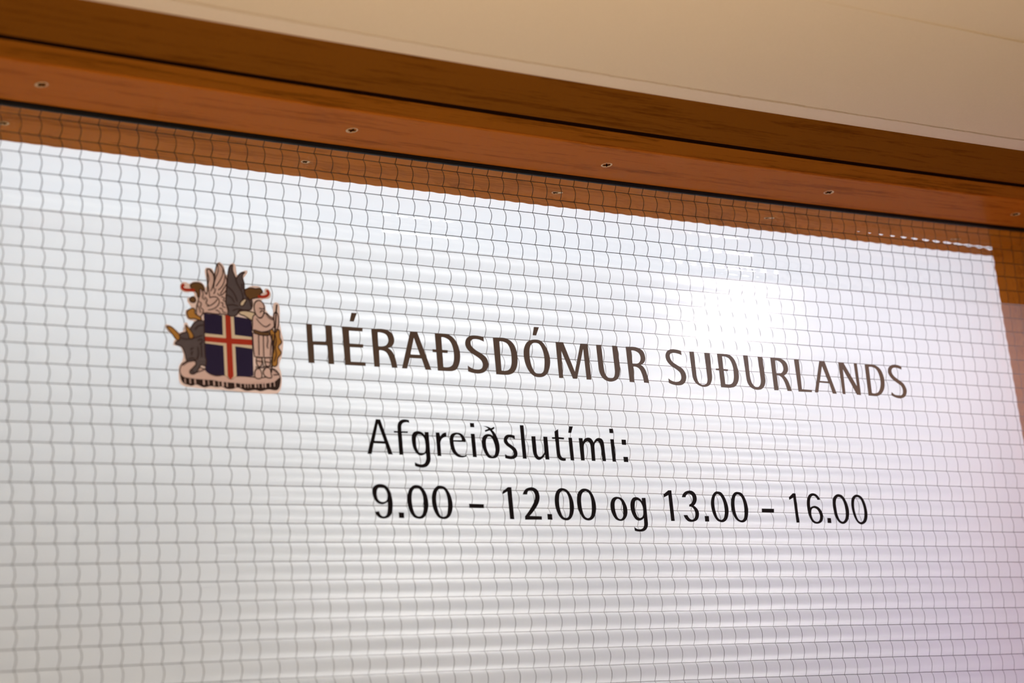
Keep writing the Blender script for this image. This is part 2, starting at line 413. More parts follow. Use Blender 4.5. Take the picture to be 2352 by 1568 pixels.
# wire mesh embedded in the pane
WARP = [[-1.5963, 0.3454], [2.0469, 1.0086], [0.8674, -0.3976], [-2.2656, -0.4542], [-4.063, -0.7666], [0.8497, -1.5712], [1.5855, -0.1775], [4.1705, -0.5121], [0.0727, -3.3502], [7.3443, 1.0387]]
def warp(c, r):
    a = max(-0.15, min(2.1, c / 36)) - 1; b = max(-0.2, min(2.15, r / 14)) - 1
    dx = dz = 0.0; k = 0
    for i in range(4):
        for j in range(4 - i):
            t = a ** i * b ** j; dx += WARP[k][0] * t; dz += WARP[k][1] * t; k += 1
    return c * U + dx * 0.001, Z0 - r * U * ROWK + dz * 0.001
WY = 0.00125
RW = 0.00025
def wires(name, lines, parent):
    V = []; F = []
    for pts, ax in lines:
        for i, (x, z, y) in enumerate(pts):
            b = len(V)
            if ax == 'v': V += [(x - RW, y, z), (x, y - RW, z), (x + RW, y, z), (x, y + RW, z)]
            else: V += [(x, y, z - RW), (x, y - RW, z), (x, y, z + RW), (x, y + RW, z)]
            if i: F += [(b - 4 + j, b - 4 + (j + 1) % 4, b + (j + 1) % 4, b + j) for j in range(4)]
    return mesh(name, V, F, STEEL, parent, smooth=True)
rng = random.Random(3)
L = []
for c in range(-13, 75):
    pts = []
    amp = 0.14 + rng.uniform(-0.02, 0.02)
    for r in range(-3, 44):
        am = amp + rng.uniform(-0.018, 0.018)
        for k in range(8):
            t = k / 8
            off = am * math.sin(math.pi * t ** 0.82) ** 0.9 if k else 0.0
            x, z = warp(c + off, r + t)
            if ZB < z < ztop - 0.001: pts.append((x, z, WY - 0.00012))
    L.append((pts, 'v'))
for r in range(-3, 44):
    pts = []
    for c in range(-27, 150):
        x, z = warp(c / 2, r + rng.uniform(-0.006, 0.006))
        if XL - 0.01 < x < XR + 0.01 and ZB < z < ztop - 0.001: pts.append((x, z, WY + 0.00012))
    if len(pts) > 2: L.append((pts, 'h'))
wires('wire_mesh', L, gp)

# countersunk screws along both head beads
def screw(x, y, parent, turn, seed):
    zf = ZTOP + sag(x) - 0.0012
    V = []; F = []; fm = []; n = 20
    rr = random.Random(seed)
    rings = [(0.0042, -0.00005), (0.0040, -0.00025), (0.0034, -0.0003), (0.0027, 0.0002), (0.0012, 0.0003)]
    for R_, dz in rings:
        for i in range(n):
            a = 2 * math.pi * i / n
            V.append((x + R_ * math.cos(a), y + R_ * math.sin(a), zf + dz + 0.0002 * math.cos(a + seed)))
    for k in range(len(rings) - 1):
        for i in range(n):
            F.append((k * n + i, k * n + (i + 1) % n, (k + 1) * n + (i + 1) % n, (k + 1) * n + i)); fm.append(0 if k < 2 else 0)
    F.append(tuple((len(rings) - 1) * n + i for i in range(n))); fm.append(0)
    for tt in (turn, turn + math.pi / 2):            # cross slot
        b = len(V); ca, sa = math.cos(tt), math.sin(tt)
        for p, q in ((-0.0026, -0.0005), (0.0026, -0.0005), (0.0026, 0.0005), (-0.0026, 0.0005)):
            V.append((x + p * ca - q * sa, y + p * sa + q * ca, zf - 0.00042))
        for p, q in ((-0.0026, -0.0005), (0.0026, -0.0005), (0.0026, 0.0005), (-0.0026, 0.0005)):
            V.append((x + p * ca - q * sa, y + p * sa + q * ca, zf + 0.0003))
        F += [(b, b + 1, b + 2, b + 3), (b, b + 4, b + 5, b + 1), (b + 1, b + 5, b + 6, b + 2), (b + 2, b + 6, b + 7, b + 3), (b + 3, b + 7, b + 4, b)]
        fm += [1] * 5
    return mesh('screw', V, F, [SCREW, DARK], parent, fm=fm)
beads = [o for o in win.children if o.name.startswith('glazing_bead')]
nb, fb = beads[0], beads[1]
for k, (u, y) in enumerate(((1.22, -0.0345), (18.13, -0.0325), (34.73, -0.0318), (51.72, -0.0331), (68.5, -0.033))):
    screw(u * U, y, nb, 0.5 + k, k)
for k, (u, y) in enumerate(((1.2, 0.036), (18.07, 0.0357), (34.75, 0.0362), (51.39, 0.0385), (68.4, 0.036))):
    screw(u * U, y, fb, 1.1 + k, k + 9)

# ------------------------------------------------------------------ blind behind the window
bl = tag(empty('roller_blind', (0.4, 0.078, ZB)), 'white roller blind drawn down behind the wired glass pane', 'blind')
V = []; F = []; nx = 60
for i in range(nx + 1):
    x = XL - 0.04 + (XR - XL + 0.08) * i / nx
    for z in (ZB - 0.03, ZTOP + 0.02): V.append((x, BEAD + 0.006 + 0.0006 * math.sin(i * 0.7), z))
for i in range(nx): F.append((2 * i, 2 * i + 2, 2 * i + 3, 2 * i + 1))
mesh('fabric', V, F, BLIND, bl, smooth=True)
V = []; F = []
for i in range(25):
    a = 2 * math.pi * i / 24
    for x in (XL - 0.045, XR + 0.045): V.append((x, BEAD + 0.030 + 0.018 * math.cos(a), ZTOP + 0.030 + 0.018 * math.sin(a)))
for i in range(24): F.append((2 * i, 2 * i + 1, 2 * i + 3, 2 * i + 2))
mesh('roller_tube', V, F, STEEL, bl, smooth=True)
box('bottom_rail', (XL - 0.04, BEAD + 0.004, ZB - 0.045), (XR + 0.04, BEAD + 0.014, ZB - 0.028), CREAM, bl)

# ------------------------------------------------------------------ frosted film on the lower part of the pane
FY = GF - 0.00008
_, zf = warp(36, 3.0)
V = []; F = []; n = 90
for i in range(n + 1):
    c = -14.2 + (74.25 + 14.2) * i / n
    x, zz = warp(c, 2.97)
    V += [(x, FY, zz), (x, FY, ZB + 0.001)]
for i in range(n): F.append((2 * i, 2 * i + 1, 2 * i + 3, 2 * i + 2))
film = mesh('frosted_film', V, F, FILM)
tag(film, 'frosted see-through film covering the glass below its clear top band', 'window film')

# ------------------------------------------------------------------ lettering and crest (outlines in millimetres on the glass)
LETTERING = {
 'title': [
  ('H', [['201.81,-97.28 206.09,-97.08 205.9,-108.63 215.77,-108.24 215.95,-97.1 220.73,-96.92 220.52,-123.26 216.26,-123.35 216.4,-110.83 206.25,-110.99 205.95,-123.34 201.55,-123.4']]),
  ('É', [['228.39,-97.19 244.01,-97.08 243.8,-99.53 233.44,-99.65 233.24,-108.45 243.51,-108.46 243.31,-110.76 233.22,-110.91 233.06,-120.93 244.24,-120.77 244.12,-123.24 228.66,-123.35'], ['236.43,-87.14 240.64,-87.03 237.68,-93.13 234.55,-93.16']]),
  ('R', [['250.61,-97.25 256.68,-96.85,l 262.29,-97.27,s 266.46,-99.55,s 267.74,-104.11,s 266.22,-107.68,s 262.25,-109.91 265.07,-111.68,s 267.06,-115.26,s 268.36,-123.26 264.25,-123.25 262.4,-115.53,s 260.12,-112.43,s 255.31,-111.79 254.88,-123.29 250.7,-123.29', '255.32,-99.44 257.73,-99.33,s 261.97,-100.77,s 263.15,-104.63,s 261.32,-107.75,s 258.13,-108.95,s 255.03,-109.28']]),
  ('A', [['280.89,-97.09 286.25,-96.98 294.96,-123.22 290.38,-123.23 288.08,-115.69 278.77,-115.75 275.86,-123.31 271.98,-123.29', '283.36,-101.28 287.02,-113.19 279.43,-113.25']]),
  ('Ð', [['300.27,-97.01 306.13,-97.01,l 311.7,-97.51,s 316.43,-101.09,s 319.04,-108.03,s 318.77,-114.66,s 315.96,-120.93,s 312.54,-122.9,s 308.22,-123.36,l 300.14,-123.41', '305.23,-99.57 308.51,-99.84,s 312.03,-102.07,s 314.05,-107.38,s 313.96,-114.46,s 312.59,-118.3,s 310.43,-120.06,s 307.69,-120.72,s 304.78,-120.6'], ['297.35,-108.61 309.48,-108.6 309.22,-110.59 297.31,-110.58']]),
  ('S', [['339.78,-97.35 339.74,-100.7 336.68,-99.6,s 332.9,-99.21,s 329.81,-100.03,s 328.67,-102,s 329.32,-104.58,s 332.57,-107.23,s 337.23,-109.58,s 340.74,-112.47,s 341.81,-116.22,s 340.45,-120.09,s 337.43,-122.62,s 332.94,-123.8,s 328.09,-123.49,s 324.51,-122.6 324.72,-118.57 328.41,-120.5,s 332.71,-120.98,s 335.83,-119.87,s 337.05,-117.19,s 336.15,-114.39,s 333.15,-111.95,s 328.01,-109.16,s 325.07,-106.25,s 324.2,-102.75,s 325.84,-99.08,s 329.32,-97.05,s 334.27,-96.65,s']]),
  ('D', [['347.52,-97.1 353.81,-96.85,l 359.58,-97.45,s 364,-100.32,s 366.23,-105.25,s 366.57,-111.97,s 365.22,-117.33,s 362.41,-121.31,s 358.3,-123.2,s 353.82,-123.58,l 347.48,-123.52', '352.66,-99.66 355.99,-99.7,s 359.42,-101.32,s 361.39,-106.01,s 361.45,-112.74,s 360.39,-117.11,s 358.43,-119.61,s 355.26,-120.64,s 352.05,-120.62']]),
  ('Ó', [['382.79,-96.49,s 388.38,-97.36,s 392.36,-102.24,s 394.17,-108.47,s 393.91,-113.84,s 391.35,-119.79,s 388.16,-122.62,s 384.04,-123.8,s 379.03,-123.09,s 374.95,-119.45,s 372.56,-113.56,s 372.22,-106.83,s 373.65,-101.91,s 376.93,-98.07,s', '383.08,-98.81,s 386.39,-99.68,s 388.73,-103.92,s 389.51,-109.22,s 389.02,-114.59,s 387.4,-119.52,s 383.76,-121.4,s 380.46,-120.61,s 378.11,-116.63,s 377.1,-110.89,s 377.28,-105.56,s 378.49,-101.61,s 380.43,-99.55,s'], ['383.22,-87.2 387.56,-87.16 384.42,-93.37 381.45,-93.41']]),
  ('M', [['400.69,-97.09 407.19,-96.94 414.81,-118.32 422.34,-97 428.71,-96.86 428.6,-123.34 424.49,-123.35 424.34,-100.58 416.03,-123.34 412.54,-123.37 404.71,-102.88 403.98,-123.41 400.52,-123.44']]),
  ('U', [['436.2,-97 440.79,-96.87 440.8,-109.28,l 441.23,-117.18,s 442.89,-120.3,s 445.7,-121.54,s 448.82,-120.5,s 450.28,-117.7,s 450.64,-113.71,l 450.54,-96.78 455.21,-96.89 455.56,-111.95,l 454.55,-117.97,s 451.93,-121.82,s 446.58,-123.82,s 441.32,-123.1,s 437.61,-119.83,s 436.25,-114.48,l']]),
  ('R', [['462.88,-96.88 467.15,-96.68,l 473.21,-96.92,s 478.09,-99.15,s 479.72,-103.59,s 478.79,-107.17,s 474.73,-109.9 477.25,-111.53,s 479.17,-115.19,s 480.59,-123.23 476.09,-123.11 474.56,-115.43,s 472.26,-112.3,s 467.81,-111.53 467.19,-123.3 462.97,-123.26', '467.5,-99.42 471.01,-99.57,s 474.41,-101.38,s 475.45,-104.84,s 473.79,-107.95,s 470.87,-109.21,s 467.33,-109.31']]),
  ('S', [['514.02,-97 514.16,-100.26 510.67,-99.24,s 506.32,-98.98,s 503.32,-100.28,s 502.94,-102.84,s 504.69,-105.8,s 508.72,-108.12,s 512.8,-110.18,s 515.47,-113.35,s 516.07,-116.88,s 514.7,-120.51,s 511.51,-122.94,s 507.03,-123.67,s 502.12,-123.15,s 499.05,-122.04 499.05,-118.66 502.49,-120.61,s 506.8,-121,s 510.12,-119.72,s 511.45,-117.12,s 510.68,-113.86,s 507.59,-111.48,s 502.97,-108.94,s 499.73,-105.56,s 498.89,-101.55,s 500.83,-98.13,s 504.52,-96.39,s 509.24,-96.21,s']]),
  ('U', [['521.92,-97 526.31,-96.89 526.06,-114.33,l 526.87,-119.39,s 528.75,-121.59,s 531.53,-122.12,s 534.56,-121.05,s 536.05,-118.42,s 536.29,-114.82,l 536.23,-97.09 541.5,-97.04 541.09,-114.06,l 540.03,-118.74,s 537.25,-122.2,s 532.25,-123.62,s 527.31,-122.68,s 523.36,-119.57,s 522.15,-115.04,l']]),
  ('Ð', [['548.59,-97.04 555.1,-96.87,l 560.86,-97.47,s 564.88,-100.89,s 567.03,-107.01,s 567.33,-113.23,s 565.9,-117.96,s 562.48,-121.75,s 558.06,-122.99,s 554.14,-123.18,l 548.48,-123.04', '553.13,-99.06 556.69,-99.12,s 560.02,-100.64,s 562.23,-105.19,s 562.58,-111.92,s 561.68,-116.62,s 559.95,-119.29,s 557.17,-120.46,s 552.96,-120.41'], ['545.79,-108.67 557.41,-108.82 556.99,-110.24 545.38,-110.03']]),
  ('U', [['574.07,-96.82 578.71,-96.71 578.28,-112.14,l 579.19,-117.82,s 581.37,-120.58,s 583.86,-121.5,s 586.75,-120.06,s 588.49,-116.84,s 588.66,-112.65,l 588.47,-97.04 593.25,-97.19 593.34,-114.51,l 592.29,-118.74,s 589.03,-122.29,s 584.2,-123.41,s 579.07,-122.51,s 575.61,-119.56,s 574.48,-114.42,l']]),
  ('R', [['601.16,-97.16 606.04,-96.99,l 612.04,-97.44,s 616.67,-100.1,s 618.03,-104.8,s 616.65,-108.04,s 612.77,-110.89 615.38,-113.39,s 617.13,-117,s 618.62,-122.83 614.28,-122.83 612.53,-116.17,s 609.86,-112.09,s 605.53,-111 605.31,-122.83 600.93,-122.93', '605.79,-99.22 608.99,-99.47,s 612.03,-101.41,s 613.1,-105.06,s 611.57,-108.05,s 608.63,-109.41,s 605.12,-109.44']]),
  ('L', [['625.32,-97.12 630.29,-96.94 629.36,-120.8 639.64,-120.95 639.32,-122.71 625.59,-122.83']]),
  ('A', [['651.59,-96.98 656.98,-96.89 665.26,-122.79 661.06,-122.77 658.83,-114.69 648.61,-114.55 645.9,-122.62 642.43,-122.68', '653.65,-101.01 658.18,-113.27 649.35,-113.18']]),
  ('N', [['671.46,-96.95 676.94,-96.87 688.13,-115.68 688.02,-96.69 691.44,-96.77 691.08,-122.68 686.83,-122.5 675.43,-102.26 674.58,-122.69 671.62,-122.66']]),
  ('D', [['699.77,-97.24 705.98,-96.9,l 712.03,-97.56,s 716.53,-100.61,s 718.76,-105.98,s 718.89,-110.91,s 717.54,-115.9,s 713.73,-120.45,s 708.96,-122.57,s 704.58,-122.77,l 699.2,-122.64', '703.96,-99.09 707.4,-98.91,s 711.49,-100.33,s 713.93,-104.59,s 714.58,-110.58,s 713.23,-115.56,s 710.75,-118.95,s 707.19,-120.48,s 703.26,-120.28']]),
  ('S', [['740.32,-96.85 739.81,-99.37 736.44,-98.44,s 732.07,-98.13,s 729.24,-99.38,s 728.46,-102.18,s 730.62,-105.38,s 735.23,-108.17,s 739.53,-110.72,s 741.79,-114.2,s 742.09,-117.49,s 739.58,-121.46,s 734.77,-123.32,s 729.3,-123.02,s 724.19,-121.06 725.2,-118.55 729.01,-120.84,s 733.35,-121.19,s 736.98,-119.65,s 737.94,-116.03,s 736.52,-112.8,s 732.54,-110.51,s 727.32,-107.2,s 724.49,-102.94,s 725.26,-99.04,s 728.73,-96.37,s 734.07,-95.53,s']]),
 ],
 'caption': [
  ('A', [['248.6,-159.14 251.83,-159.24 259.28,-182.7 255.89,-182.61 254.17,-175.58 245.46,-175.5 243.3,-182.83 240.16,-182.7', '249.85,-162.02 253.66,-173.93 246.12,-173.82']]),
  ('f', [['273.95,-158.98 273.95,-160.66 270.72,-160.47,s 268.29,-161.78,s 267.54,-164.3,l 267.41,-166.66 272.34,-166.63 272.09,-167.68 267.46,-167.75 267.43,-182.6 264.36,-182.69 264.4,-167.77 261.59,-167.77 261.54,-166.69 264.49,-166.72 264.65,-163.5,l 265.85,-160.51,s 268.31,-158.83,s 271.17,-158.49,s']]),
  ('g', [['285.38,-166.49 288.4,-166.52 288.24,-183.6,l 287.46,-187.25,s 284.85,-190.03,s 280.88,-190.94,s 277.33,-190.44,s 275.59,-189.81 275.82,-187.42 278.04,-188.4,s 280.84,-188.78,s 283.26,-187.81,s 284.68,-185.51,s 284.97,-183.69,l 284.99,-180.88 282.77,-182.3,s 280.41,-182.69,s 277.7,-181.41,s 275.49,-177.63,s 274.79,-172.67,s 275.3,-169.02,s 277.05,-166.92,s 280.23,-166.12,s 283.26,-166.93,s 285.24,-168.91', '280.79,-168.29,s 282.82,-168.77,s 284.67,-170.98,s 285.14,-174.15,s 285.04,-177.79,s 284.29,-180.08,s 282.37,-181.14,s 279.83,-180.67,s 278.29,-177.99,s 277.92,-173.93,s 278.38,-170.28,s 279.35,-168.79,s']]),
  ('r', [['293.98,-166.56 296.86,-166.55 297.28,-169.65 299.15,-167.3,s 302.26,-166.27 302.26,-169.3 299.94,-169.88,s 297.94,-171.46,s 296.92,-174.24,l 296.79,-182.68 293.92,-182.63']]),
  ('e', [['317.3,-172.44 307.54,-172.39 307.6,-174.82,s 308.76,-178.91,s 311.41,-181.36,s 314.27,-181.88,s 317.01,-181.2 316.89,-182.26 313.61,-183.13,s 309.94,-182.78,s 306.49,-180.35,s 304.81,-176.28,s 304.49,-171.71,s 305.67,-167.99,s 307.94,-166.53,s 310.9,-166.06,s 314.28,-166.78,s 316.44,-169.01,s', '307.53,-171.42 308.02,-169.29,s 309.51,-167.72,s 311.57,-167.33,s 313.55,-168.65,s 314.23,-171.25']]),
  ('i', [['321.9,-166.51 325.01,-166.5 324.97,-182.68 321.93,-182.58'], ['321.96,-159 325.29,-158.97 325.24,-161.9 322.02,-161.87']]),
  ('ð', [['332.64,-160.79 335.87,-161,s 338.74,-162.06 341.42,-160.94 341.62,-162.1 339.53,-163.3 341.86,-165.83,s 343.79,-170.43,s 344.36,-175.54,s 343.28,-179.76,s 341.08,-182.38,s 337.74,-183.17,s 334.29,-182.57,s 331.7,-179.17,s 330.32,-174.58,s 330.51,-170.4,s 332.17,-167.56,s 335.01,-166.3,s 337.71,-166.44,s 339.81,-167.53 338.93,-165.23,s 337.48,-163.65 333.93,-164.8 333.51,-163.69 336.52,-162.52 334.74,-161.41,s', '336.19,-167.89,s 338.54,-168.74,s 340.08,-171.95,s 340.81,-176.12,s 340.01,-179.86,s 338.18,-181.67,s 335.83,-180.9,s 334.02,-177.71,s 333.4,-173.56,s 334.08,-169.82,s']]),
  ('s', [['357.66,-166.7 357.63,-169.28 355.55,-168.27,s 353.21,-168.02,s 351.42,-169.25,s 351.62,-171.35,s 354.65,-173.59,s 357.45,-175.62,s 358.59,-178.63,s 357.7,-181.46,s 354.66,-183.08,s 351.08,-183.18,s 348.15,-182.51 348.29,-179.85 350.51,-180.96,s 352.93,-181.36,s 355.11,-180.13,s 355.35,-178.02,s 353.56,-175.97,s 350.25,-173.73,s 348.34,-171.22,s 348.78,-168.4,s 350.81,-166.46,s 353.88,-165.98,s']]),
  ('l', [['362.82,-158.98 365.88,-158.96 365.85,-182.64 362.71,-182.58']]),
  ('u', [['371.55,-166.56 374.92,-166.45 374.83,-175.57,l 375.04,-179.33,s 376.53,-180.94,s 378.73,-180.31,s 381.26,-177.5 381.65,-166.46 385.03,-166.49 384.84,-182.74 381.64,-182.68 381.62,-179.14 379.84,-181.32,s 376.54,-183.15,s 373.83,-182.42,s 371.96,-179.42,s 371.52,-175.19,l']]),
  ('t', [['391.64,-162.45 394.93,-160.66 394.67,-166.4 399.31,-166.63 399.03,-167.93 394.66,-167.83 394.56,-176.4,l 394.99,-179.72,s 396.79,-181.23,s 398.94,-181.36 398.72,-183.08 394.86,-183.04,s 392.25,-181.21,s 391.59,-177.44,l 391.65,-167.84 388.99,-167.78 388.97,-166.59 391.52,-166.6']]),
  ('í', [['403.05,-166.46 406.08,-166.5 406,-182.84 402.99,-182.73'], ['404.72,-158.25 407.99,-158.28 405.83,-163.06 403.37,-163']]),
  ('m', [['411.95,-166.45 415.18,-166.49 415.31,-169.08 417.29,-166.76,s 420.3,-165.93,s 422.81,-166.67,s 424.52,-169.65 426.89,-166.68,s 429.63,-165.87,s 432.43,-166.84,s 433.53,-170.43,l 433.66,-182.59 430.62,-182.57 430.39,-171.98,l 429.49,-169.11,s 427.83,-168.44,s 425.79,-169.71,s 424.82,-172.63,l 424.37,-182.64 421.31,-182.58 421.55,-172.73,l 420.71,-169.39,s 418.77,-168.73,s 416.34,-170.49,s 415.44,-173.4,l 415.06,-182.6 411.89,-182.59']]),
  ('i', [['439.54,-166.36 442.66,-166.41 442.45,-182.74 439.52,-182.63'], ['439.57,-158.73 442.93,-158.81 442.67,-161.98 439.56,-161.89']]),
  ('colon', [['449.48,-166.38 453.35,-166.4 453.24,-170.21 449.5,-170.13'], ['449.48,-178.92 453.51,-178.96 453.41,-182.7 449.56,-182.65']]),
 ],
 'hours': [
  ('9', [['248.77,-202.69,s 252.42,-203.95,s 254.84,-207.68,s 256.1,-212.97,s 255.86,-218.28,s 254.73,-222.27,s 251.99,-224.72,s 248.17,-225.51,s 244.77,-224.57,s 242.24,-221.18 245.38,-220.62 246.41,-223.02,s 248.3,-224.1,s 250.63,-223.2,s 251.92,-220.1,s 252.46,-214.36 250.07,-215.71,s 247.54,-216.1,s 244.41,-214.91,s 242.19,-211.87,s 241.49,-207.47,s 242.58,-204.8,s 245.23,-203.07,s', '248.57,-204.91,s 250.99,-205.75,s 252.59,-208.6,s 252.41,-212.15,s 250.99,-213.94,s 248.19,-214.51,s 245.79,-213.35,s 244.71,-210.5,s 244.99,-207.41,s 246.27,-205.4,s']]),
  ('dot', [['260.12,-221.19 264.14,-221.37 263.94,-225.04 260.16,-224.95']]),
  ('0', [['275.11,-202.76,s 278.87,-203.67,s 281.87,-207.21,s 283.28,-212.11,s 283.2,-217.04,s 281.42,-221.97,s 278.31,-224.9,s 274.94,-225.38,s 271.47,-224.3,s 268.55,-220.34,s 267.5,-215.47,s 267.72,-210.57,s 269.42,-206.09,s 272.22,-203.58,s', '275.43,-204.72,s 277.88,-205.93,s 279.58,-209.49,s 279.76,-214.4,s 279.27,-219.32,s 277.76,-222.68,s 275.35,-223.82,s 272.9,-222.73,s 271.44,-219.42,s 270.85,-214.98,s 271.03,-210.52,s 272.45,-206.48,s']]),
  ('0', [['293.7,-202.85,s 297.75,-203.99,s 300.73,-208.01,s 302.18,-213.18,s 301.93,-218.14,s 299.99,-222.66,s 297.15,-224.94,s 293.98,-225.42,s 290.47,-224.33,s 287.75,-220.56,s 286.43,-215.65,s 286.57,-210.72,s 288.16,-206.2,s 291.04,-203.44,s', '294.29,-204.73,s 297.02,-206.04,s 298.45,-209.85,s 298.74,-214.58,s 298.07,-219.54,s 296.86,-222.7,s 294.4,-223.84,s 291.9,-222.98,s 290.47,-219.18,s 289.74,-214.71,s 289.99,-210.21,s 291.54,-206.14,s']]),
  ('dash', [['315.38,-214.8 327.06,-215 326.94,-217.6 315.35,-217.61']]),
  ('1', [['348.02,-202.82 350.74,-202.86 350.64,-224.96 347.28,-224.81 347.13,-205.84 343.27,-207.74 343.16,-205.91']]),
  ('2', [['359.59,-207.79 363.35,-207.64 364.15,-205.54,s 366.18,-204.71,s 368.59,-205.46,s 369.72,-208.46,s 368.61,-212.2,s 365.29,-216.88,s 359.62,-222.94 359.63,-225.15 373.43,-225.02 373.55,-222.71 363.5,-222.58 369.1,-217.29,s 372.44,-212.6,s 373.39,-208.4,s 372.28,-204.69,s 369.18,-202.79,s 365.87,-202.72,s 362.11,-204.18,s']]),
  ('dot', [['378.37,-220.98 382.27,-221.08 382.22,-225.03 378.33,-224.93']]),
  ('0', [['393.27,-202.67,s 397.35,-204.01,s 400.25,-207.96,s 401.53,-212.65,s 401.27,-217.82,s 399.25,-222.53,s 396.4,-224.9,s 393.25,-225.3,s 389.75,-224.03,s 387.12,-220.33,s 385.79,-215.21,s 385.98,-210.07,s 387.52,-205.83,s 390.08,-203.34,s', '393.88,-204.54,s 396.51,-206.14,s 397.91,-209.88,s 397.99,-214.58,s 397.57,-218.8,s 396.13,-222.56,s 393.74,-223.62,s 391.33,-222.61,s 389.83,-218.9,s 389.28,-214.23,s 389.7,-209.54,s 391.19,-205.77,s']]),
  ('0', [['412.65,-202.65,s 416.51,-203.9,s 419.19,-207.66,s 420.52,-212.85,s 420.3,-217.59,s 418.4,-222.33,s 415.5,-224.72,s 412.29,-225.22,s 408.74,-223.94,s 406.09,-220.11,s 404.7,-215.43,s 404.8,-210.25,s 406.2,-205.98,s 409.12,-203.33,s', '412.97,-204.54,s 415.65,-206.05,s 416.91,-209.59,s 416.98,-214.32,s 416.36,-219.05,s 414.95,-222.37,s 412.5,-223.57,s 410.08,-222.42,s 408.56,-218.67,s 408.14,-213.97,s 408.41,-209.72,s 409.9,-206.15,s']]),
  ('o', [['440.36,-208.12,s 444.04,-209.17,s 446.52,-212.48,s 447.7,-216.77,s 446.92,-221.08,s 444.31,-224.21,s 440.94,-225.29,s 436.98,-224.28,s 434.48,-221.22,s 433.25,-217.43,s 433.42,-213.14,s 435.16,-209.78,s 437.7,-208.31,s', '440.47,-209.46,s 442.66,-210.62,s 443.97,-213.95,s 443.96,-218.25,s 443.26,-222.07,s 441.12,-224,s 438.61,-223.07,s 437.31,-219.76,s 436.83,-215.96,s 437.35,-212.13,s 438.73,-210.2,s']]),
  ('g', [['461.79,-208.5 465.08,-208.45 464.7,-226.65,l 463.62,-230.02,s 460.93,-232.19,s 456.98,-232.84,s 452.33,-232.24 452.14,-229.39 454.3,-230.8,s 457.22,-231.12,s 460.04,-230.04,s 461.34,-227.16,l 461.65,-222.94 459.67,-224.3,s 456.91,-224.9,s 454.09,-223.88,s 451.67,-220.07,s 450.79,-215.78,s 451.57,-211.45,s 453.86,-208.63,s 457.21,-208,s 460.02,-209.16,s 461.54,-211.06', '457.8,-210.16,s 460.02,-211.33,s 461.52,-214.19,s 461.82,-217.56,s 460.97,-221.41,s 458.67,-222.97,s 456.37,-222.42,s 454.99,-219.56,s 454.52,-215.73,s 455.18,-211.88,s 456.28,-210.42,s']]),
  ('1', [['486.58,-202.56 489.33,-202.51 489.24,-224.9 486.02,-224.88 486.18,-206.07 481.85,-207.85 481.75,-205.66']]),
  ('3', [['498.39,-207.44 501.78,-207.39 502.98,-205.55,s 505.27,-204.68,s 507.59,-205.72,s 508.33,-208.17,s 507.07,-211.13,s 504.38,-212.64 504.24,-214.35 506.57,-214.47,s 508.42,-216.5,s 509.08,-219.43,s 507.79,-222.63,s 505.46,-223.77,s 503.12,-222.92,s 501.52,-220.49 498.09,-220.43 499.39,-223.2,s 502.17,-225.12,s 506.47,-225.23,s 510.43,-223.58,s 512.36,-219.89,s 511.83,-216.46,s 508.39,-213.47 510.76,-211.32,s 512,-208.11,s 511.16,-204.68,s 508.66,-202.75,s 505.3,-202.47,s 501.08,-203.87,s']]),
  ('dot', [['517.54,-220.96 521.27,-221.02 521.08,-225.05 517.35,-224.98']]),
  ('0', [['532.13,-202.59,s 536.09,-203.51,s 538.91,-207.69,s 540.57,-213.13,s 540.41,-218.09,s 538.39,-222.82,s 535.19,-225.07,s 531.99,-225.34,s 528.45,-223.9,s 525.93,-219.98,s 524.74,-214.82,s 525.13,-209.88,s 527.28,-205.4,s 529.84,-203.12,s', '532.26,-204.57,s 534.74,-206.02,s 536.61,-210.21,s 537.08,-215.16,s 536.64,-219.13,s 534.95,-222.6,s 532.25,-223.72,s 529.67,-222.16,s 528.4,-218.23,s 527.84,-213.8,s 528.36,-209.34,s 530.08,-205.6,s']]),
  ('0', [['551.51,-202.59,s 555.5,-203.68,s 558.22,-207.89,s 559.5,-213.38,s 559.28,-217.88,s 557.53,-222.63,s 554.58,-225,s 551.33,-225.32,s 547.44,-223.72,s 544.73,-220.03,s 543.62,-215.08,s 544.04,-210.1,s 545.92,-205.59,s 548.54,-203.15,s', '551.52,-204.5,s 554.17,-205.95,s 555.76,-209.93,s 556.04,-214.92,s 555.49,-219.41,s 554.13,-222.66,s 551.57,-223.83,s 548.92,-222.47,s 547.33,-218.51,s 546.95,-213.79,s 547.55,-209.3,s 549.24,-205.53,s']]),
  ('dash', [['573.04,-214.81 584.91,-214.86 584.43,-217.69 572.68,-217.72']]),
  ('1', [['605.65,-202.67 608.3,-202.78 608.39,-225.03 605.52,-225.06 605.59,-206.04 601.28,-207.84 601.24,-205.8']]),
  ('6', [['632.44,-207.27 629.7,-207.41 628.39,-205.27,s 625.85,-204.28,s 623.2,-205.87,s 621.75,-209.48,s 621.45,-213.37 623.72,-212.42,s 626.82,-212.07,s 630.59,-213.72,s 632.95,-217.54,s 632.98,-221.13,s 631.06,-224.22,s 626.37,-225.79,s 621.87,-224.56,s 619.04,-219.74,s 618.31,-213.62,s 618.98,-207.98,s 621.54,-203.84,s 625.53,-202.33,s 629.73,-203.45,s', '625.5,-213.78,s 628.03,-214.78,s 629.76,-217.58,s 630.01,-220.65,s 628.48,-223.48,s 625.64,-224.27,s 622.87,-222.76,s 621.62,-219.2,s 622.13,-215.62,s 623.4,-214.17,s']]),
  ('dot', [['637.25,-221.19 640.92,-221.31 640.76,-225.16 637.02,-225.09']]),
